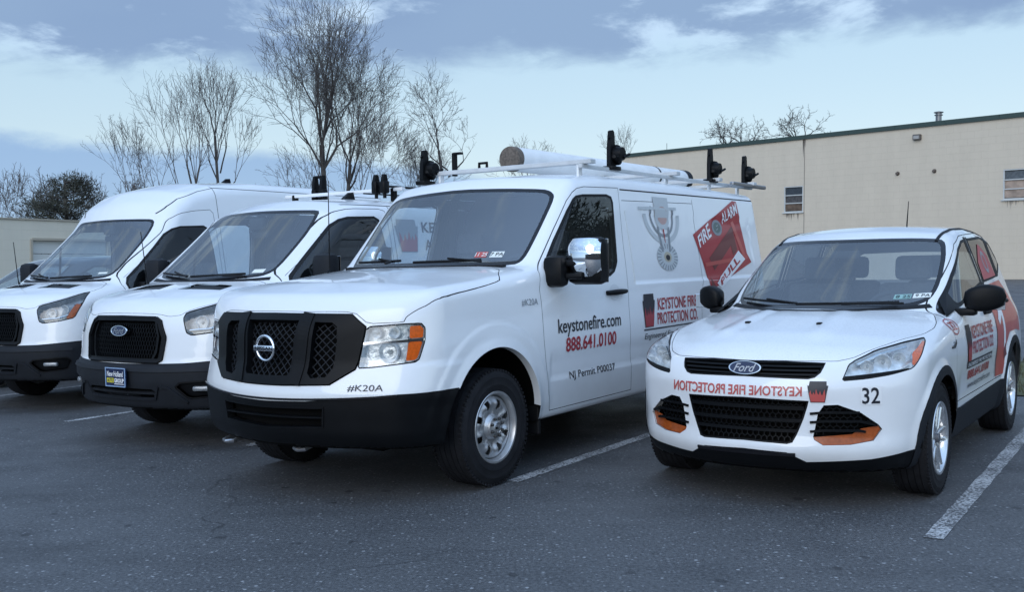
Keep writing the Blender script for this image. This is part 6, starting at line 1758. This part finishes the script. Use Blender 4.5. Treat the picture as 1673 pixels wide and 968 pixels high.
def bare_tree(label, pos, stems, seed, depth=6, ang=20, wig=.07, ups=.05, decay=.80, twig_r=.007, bark=None, group='bare trees against the sky', laterals=2, rdec=.74, env=None, nm='bare_tree'):
    """stems: (base offset, direction, bare length, radius, first limb length, number of limbs, spread in degrees)"""
    rr = random.Random(seed); root = thing(nm, label, 'tree', pos, 0, group)
    thick, thin = [], []
    def bend(d, w, up): return (d + Vector((rr.gauss(0, w), rr.gauss(0, w), rr.gauss(0, w) + up))).normalized()
    def turn(d, a):
        ax = Matrix.Rotation(rr.random() * 6.283, 3, d) @ d.orthogonal().normalized()
        return (Matrix.Rotation(math.radians(a), 3, ax) @ d).normalized()
    def line(p, d, L, r0, r1, n, w, up, store):
        pts = [(p, d)]
        for i in range(n):
            d = bend(d, w, up); q = p + d * (L / n)
            store.append((p, q, r0 + (r1 - r0) * i / n, r0 + (r1 - r0) * (i + 1) / n)); p = q; pts.append((p, d))
        return pts
    def twig(p, d, L, lev):
        pts = line(p, d, L, twig_r, twig_r * .6, 3, wig * 1.5, ups, thin)
        if lev > 0:
            for j in range(3): q, dd = pts[1 + j % 3]; twig(q, turn(dd, rr.uniform(28, 55)), L * rr.uniform(.40, .65), lev - 1)
    def limb(p, d, L, r, dep):
        r1 = max(r * .82, twig_r); pts = line(p, d, L, r, r1, 3, wig, ups, thick if r > .03 else thin)
        for j in range(laterals):
            q, dd = pts[rr.choice((1, 2, 3))]
            twig(q, turn(dd, rr.uniform(35, 65)), L * rr.uniform(.35, .75), 1 if dep > 1 else 0)
        q, dd = pts[-1]
        if env and sum(((q[i] - env[0][i]) / env[1][i]) ** 2 for i in range(3)) > 1: dep = 0
        if dep <= 0: twig(q, dd, L * .7, 1); return
        k = 3 if rr.random() < .12 else 2
        a0 = rr.uniform(.5, 1.3) * ang
        base = turn(dd, a0); ax = dd
        for j in range(k):
            nd = (Matrix.Rotation(6.283 * j / k + rr.uniform(-.5, .5), 3, ax) @ base).normalized()
            limb(q, nd, L * decay * rr.uniform(.78, 1.2), max(r1 * rdec * rr.uniform(.85, 1.15), twig_r), dep - 1)
    for off, d, L, r, l0, k, spread in stems:
        pts = line(Vector(off), Vector(d).normalized(), L, r, r * .72, 6, .03, .02, thick)
        q, dd = pts[-1]
        for j in range(k):
            a = spread * math.sqrt((j + .5) / k); az = j * 2.4 + rr.random()
            base = (Matrix.Rotation(math.radians(a), 3, 'Y') @ Vector((0, 0, 1))); nd = (Matrix.Rotation(az, 3, 'Z') @ base + dd * .4).normalized()
            pq, pd = pts[-1 - (j % 3 == 2) - (j % 5 == 4)]
            limb(pq, nd, l0 * rr.uniform(.8, 1.15), r * .72 * (.62 if k > 2 else .8) * rr.uniform(.7, 1), depth)
    seg_mesh('trunk', thick, 6, bark or BARK, root); seg_mesh('crown', thin, 3, bark or TWIG, root)
    return root
def build_trees():
    bare_tree('tallest bare tree, a broad vase of upright limbs behind the vans', (-7.85, 45, 0),
              [((0, 0, 0), (-.02, 0, 1), 6.9, .15, 1.45, 9, 52), ((.34, .1, 0), (.02, 0, 1), 6.0, .11, 1.4, 6, 46), ((-.05, .2, 4.4), (-.55, 0, 1), 1.2, .055, 1.1, 3, 38), ((.3, .2, 4.2), (.6, 0, 1), 1.3, .055, 1.1, 3, 38)], 11,
              depth=5, ang=19, wig=.07, ups=.035, decay=.86, twig_r=.0065, laterals=2, env=((-.25, 0, 9.1), (3.0, 3.0, 3.7)))
    bare_tree('bushy lower bare tree crowding the right side of the tallest tree', (-6.75, 44.0, 0),
              [((0, 0, 0), (.05, 0, 1), 4.4, .06, .95, 5, 60), ((.1, 0, 3.4), (.8, 0, .8), 1.2, .04, .85, 4, 45)], 21, depth=5, ang=20, wig=.09, ups=.03, decay=.84, laterals=1, twig_r=.006, env=((.9, 0, 5.9), (2.1, 2, 2.2)))
    bare_tree('small bare tree low on the left side of the tallest tree', (-8.7, 46.0, 0),
              [((0, 0, 0), (-.1, 0, 1), 4.0, .05, .85, 6, 70)], 22, depth=4, ang=20, wig=.09, ups=.02, decay=.83, laterals=1, twig_r=.006, env=((-.7, 0, 5.6), (1.8, 2, 1.9)))
    bare_tree('slim bare tree with two crooked limbs, right of the tallest tree', (-2.78, 46, 0),
              [((0, 0, 0), (.0, 0, 1), 6.6, .085, .95, 4, 34), ((.02, 0, 5.4), (.8, 0, .8), 1.0, .045, .62, 2, 28), ((.02, 0, 5.7), (-.75, 0, .6), 1.0, .04, .62, 2, 28)], 38, depth=5, ang=23, wig=.12, ups=.03, decay=.82, laterals=1, twig_r=.006, env=((.0, 0, 8.4), (1.6, 1.8, 2.0)))
    bare_tree('bare tree with tall pointed crown, right of the pair at left', (-12.45, 44, 0),
              [((0, 0, 0), (-.02, 0, 1), 7.2, .075, .95, 6, 40), ((0, 0, 4.6), (.75, 0, .7), .9, .035, .75, 2, 25), ((0, 0, 5.0), (-.45, 0, 1), 1.3, .035, .9, 3, 25), ((0, 0, 5.6), (.3, 0, 1), 1.2, .035, .8, 3, 25)], 41, depth=4, ang=16, wig=.05, ups=.05, decay=.86, laterals=1, twig_r=.006, env=((-.3, 0, 7.2), (1.8, 2, 2.3)))
    bare_tree('bare tree leaning left with fan of straight branches, left of the pair', (-13.45, 43.5, 0),
              [((0, 0, 0), (.0, 0, 1), 5.0, .07, 1.1, 4, 34), ((0, 0, 4.2), (-.6, 0, .8), 1.2, .04, 1.0, 3, 22), ((0, 0, 4.6), (-.25, 0, 1), 1.4, .045, 1.0, 3, 18)], 42, depth=4, ang=14, wig=.045, ups=.045, decay=.87, laterals=1, twig_r=.006, env=((-.9, 0, 6.2), (1.7, 2, 2.0)))
    bare_tree('low spreading bare tree reaching left over the roof of the leftmost van', (-14.6, 43, 0),
              [((-.1, 0, 0), (-.05, 0, 1), 4.2, .05, .8, 2, 40), ((-.1, 0, 3.6), (-.9, 0, .5), 1.2, .035, .85, 2, 18), ((-.1, 0, 4.0), (-.7, 0, .9), 1.1, .035, .85, 2, 18)], 43, depth=4, ang=14, wig=.05, ups=.03, decay=.85, laterals=1, twig_r=.006)
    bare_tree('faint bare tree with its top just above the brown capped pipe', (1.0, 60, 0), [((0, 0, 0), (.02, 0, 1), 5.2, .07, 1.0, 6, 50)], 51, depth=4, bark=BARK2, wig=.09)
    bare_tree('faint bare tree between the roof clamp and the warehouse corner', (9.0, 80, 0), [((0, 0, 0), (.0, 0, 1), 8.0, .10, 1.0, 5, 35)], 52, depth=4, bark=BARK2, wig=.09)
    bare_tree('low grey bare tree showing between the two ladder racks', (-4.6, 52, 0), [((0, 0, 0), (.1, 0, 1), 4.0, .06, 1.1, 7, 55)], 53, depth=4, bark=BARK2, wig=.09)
    for i, (lb, x, L1, k) in enumerate((('gnarled oak top over the warehouse roof, leftmost of the three', 19.6, 11.0, 6), ('gnarled oak top over the warehouse roof, middle one', 22.6, 11.2, 5), ('gnarled oak top over the warehouse roof, largest and furthest right', 26.3, 11.6, 7))):
        bare_tree(lb, (x, 95, 0), [((0, 0, 0), (.02, 0, 1), L1, .22, 1.15, k, 62)], 60 + i, depth=4, ang=32, wig=.26, ups=.06, decay=.80, twig_r=.013, group='oaks behind the warehouse', bark=BARK, rdec=.70)
    for i, (lb, x, y, h) in enumerate((('thin grey bare tree at the left frame edge, beside the evergreen', -25.0, 51, 6.1), ('thin grey bare tree just left of the evergreen', -23.9, 52.5, 5.6), ('brown twiggy tree at the right flank of the evergreen', -19.2, 51, 6.2), ('low brown twiggy tree at the far right flank of the evergreen', -18.0, 50, 5.2))):
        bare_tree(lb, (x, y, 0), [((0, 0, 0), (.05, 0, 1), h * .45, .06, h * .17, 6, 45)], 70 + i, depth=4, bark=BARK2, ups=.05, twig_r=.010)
    # evergreens: one in view, a row of the same kind out to the right that the van sides and windows mirror
    first = evergreen((-22.0, 50.5, 0), 'dark bushy evergreen tree behind the low cream building')
    for k, (x, y, sc) in enumerate(((30, 17, 1.5), (34, 22, 1.8), (39, 28, 1.6), (46, 35, 1.9), (27, 10, 1.4))):
        c = first.copy(); COL.objects.link(c); c.location = (x, y, 0); c.rotation_euler = (0, 0, k * 1.3); c.scale = (sc, sc, sc)
        c['label'] = 'dark evergreen standing right of the lot, mirrored dark in the van side window'; c['group'] = 'evergreens right of the lot'
        for ch in first.children: d = ch.copy(); COL.objects.link(d); d.parent = c
def evergreen(pos, label):
    rr = random.Random(5)
    root = thing('evergreen_tree', label, 'tree', pos)
    tk = MB(); tk.tube([(0, 0, 0), (.05, 0, 3), (0, .05, 6.0)], [.22, .16, .05], 8)
    limbs = []
    for k in range(95):
        z = .8 + 5.2 * (k / 95) ** .9; a = rr.uniform(0, 6.283); R = (2.55 * (1 - ((z - 2.2) / 4.6) ** 2) if z > 2.2 else 2.5) * rr.uniform(.55, 1.08); R = max(R, .35)
        e = Vector((R * math.cos(a), R * math.sin(a), z + R * rr.uniform(.05, .40))); limbs.append((Vector((0, 0, z)), e))
        tk.tube([(0, 0, z), tuple(e * .5 + Vector((0, 0, z)) * .5), tuple(e)], [.04, .025, .008], 4)
    tk.build('trunk', BARK, root)
    V = []; F = []
    for b, e in limbs:
        for k in range(150):
            f = rr.uniform(.25, 1.05) ** .7; p = b.lerp(e, f) + Vector((rr.gauss(0, .20), rr.gauss(0, .20), rr.gauss(0, .15)))
            d = ((e - b).normalized() * .7 + Vector((rr.gauss(0, .6), rr.gauss(0, .6), rr.gauss(.35, .45)))).normalized(); L = rr.uniform(.12, .30); w = rr.uniform(.010, .026)
            s = d.orthogonal().normalized(); s = Matrix.Rotation(rr.random() * 6.28, 3, d) @ s
            i = len(V); V += [tuple(p - s * w * .4), tuple(p + d * L * .5 - s * w), tuple(p + d * L), tuple(p + d * L * .5 + s * w)]; F.append((i, i + 1, i + 2, i + 3))
    me = bpy.data.meshes.new('crown'); me.from_pydata(V, [], F); me.materials.append(mat('evergreen_needles', (.058, .060, .044), .85, var=.5, vscale=1.4)); link_mesh('crown', me, root)
    return root

import time as _t
_T = _t.time()
build_ground()
build_warehouse()
build_low_building()
build_building_behind()
build_trees()
build_cargo_van()
build_nose_van(False, 'white low roof van with black honeycomb grille, dealer plate and roof ladder clamps', (-3.30, 8.47, 0), .986, True, True)
build_nose_van(True, 'white raised roof van cut by the left edge of the frame', (-5.633, 10.875, 0), 1.03, False, False)
build_suv()
build_dark_car()
print('built in', round(_t.time() - _T, 1), 's', sum(len(o.data.polygons) for o in bpy.data.objects if o.type == 'MESH'))
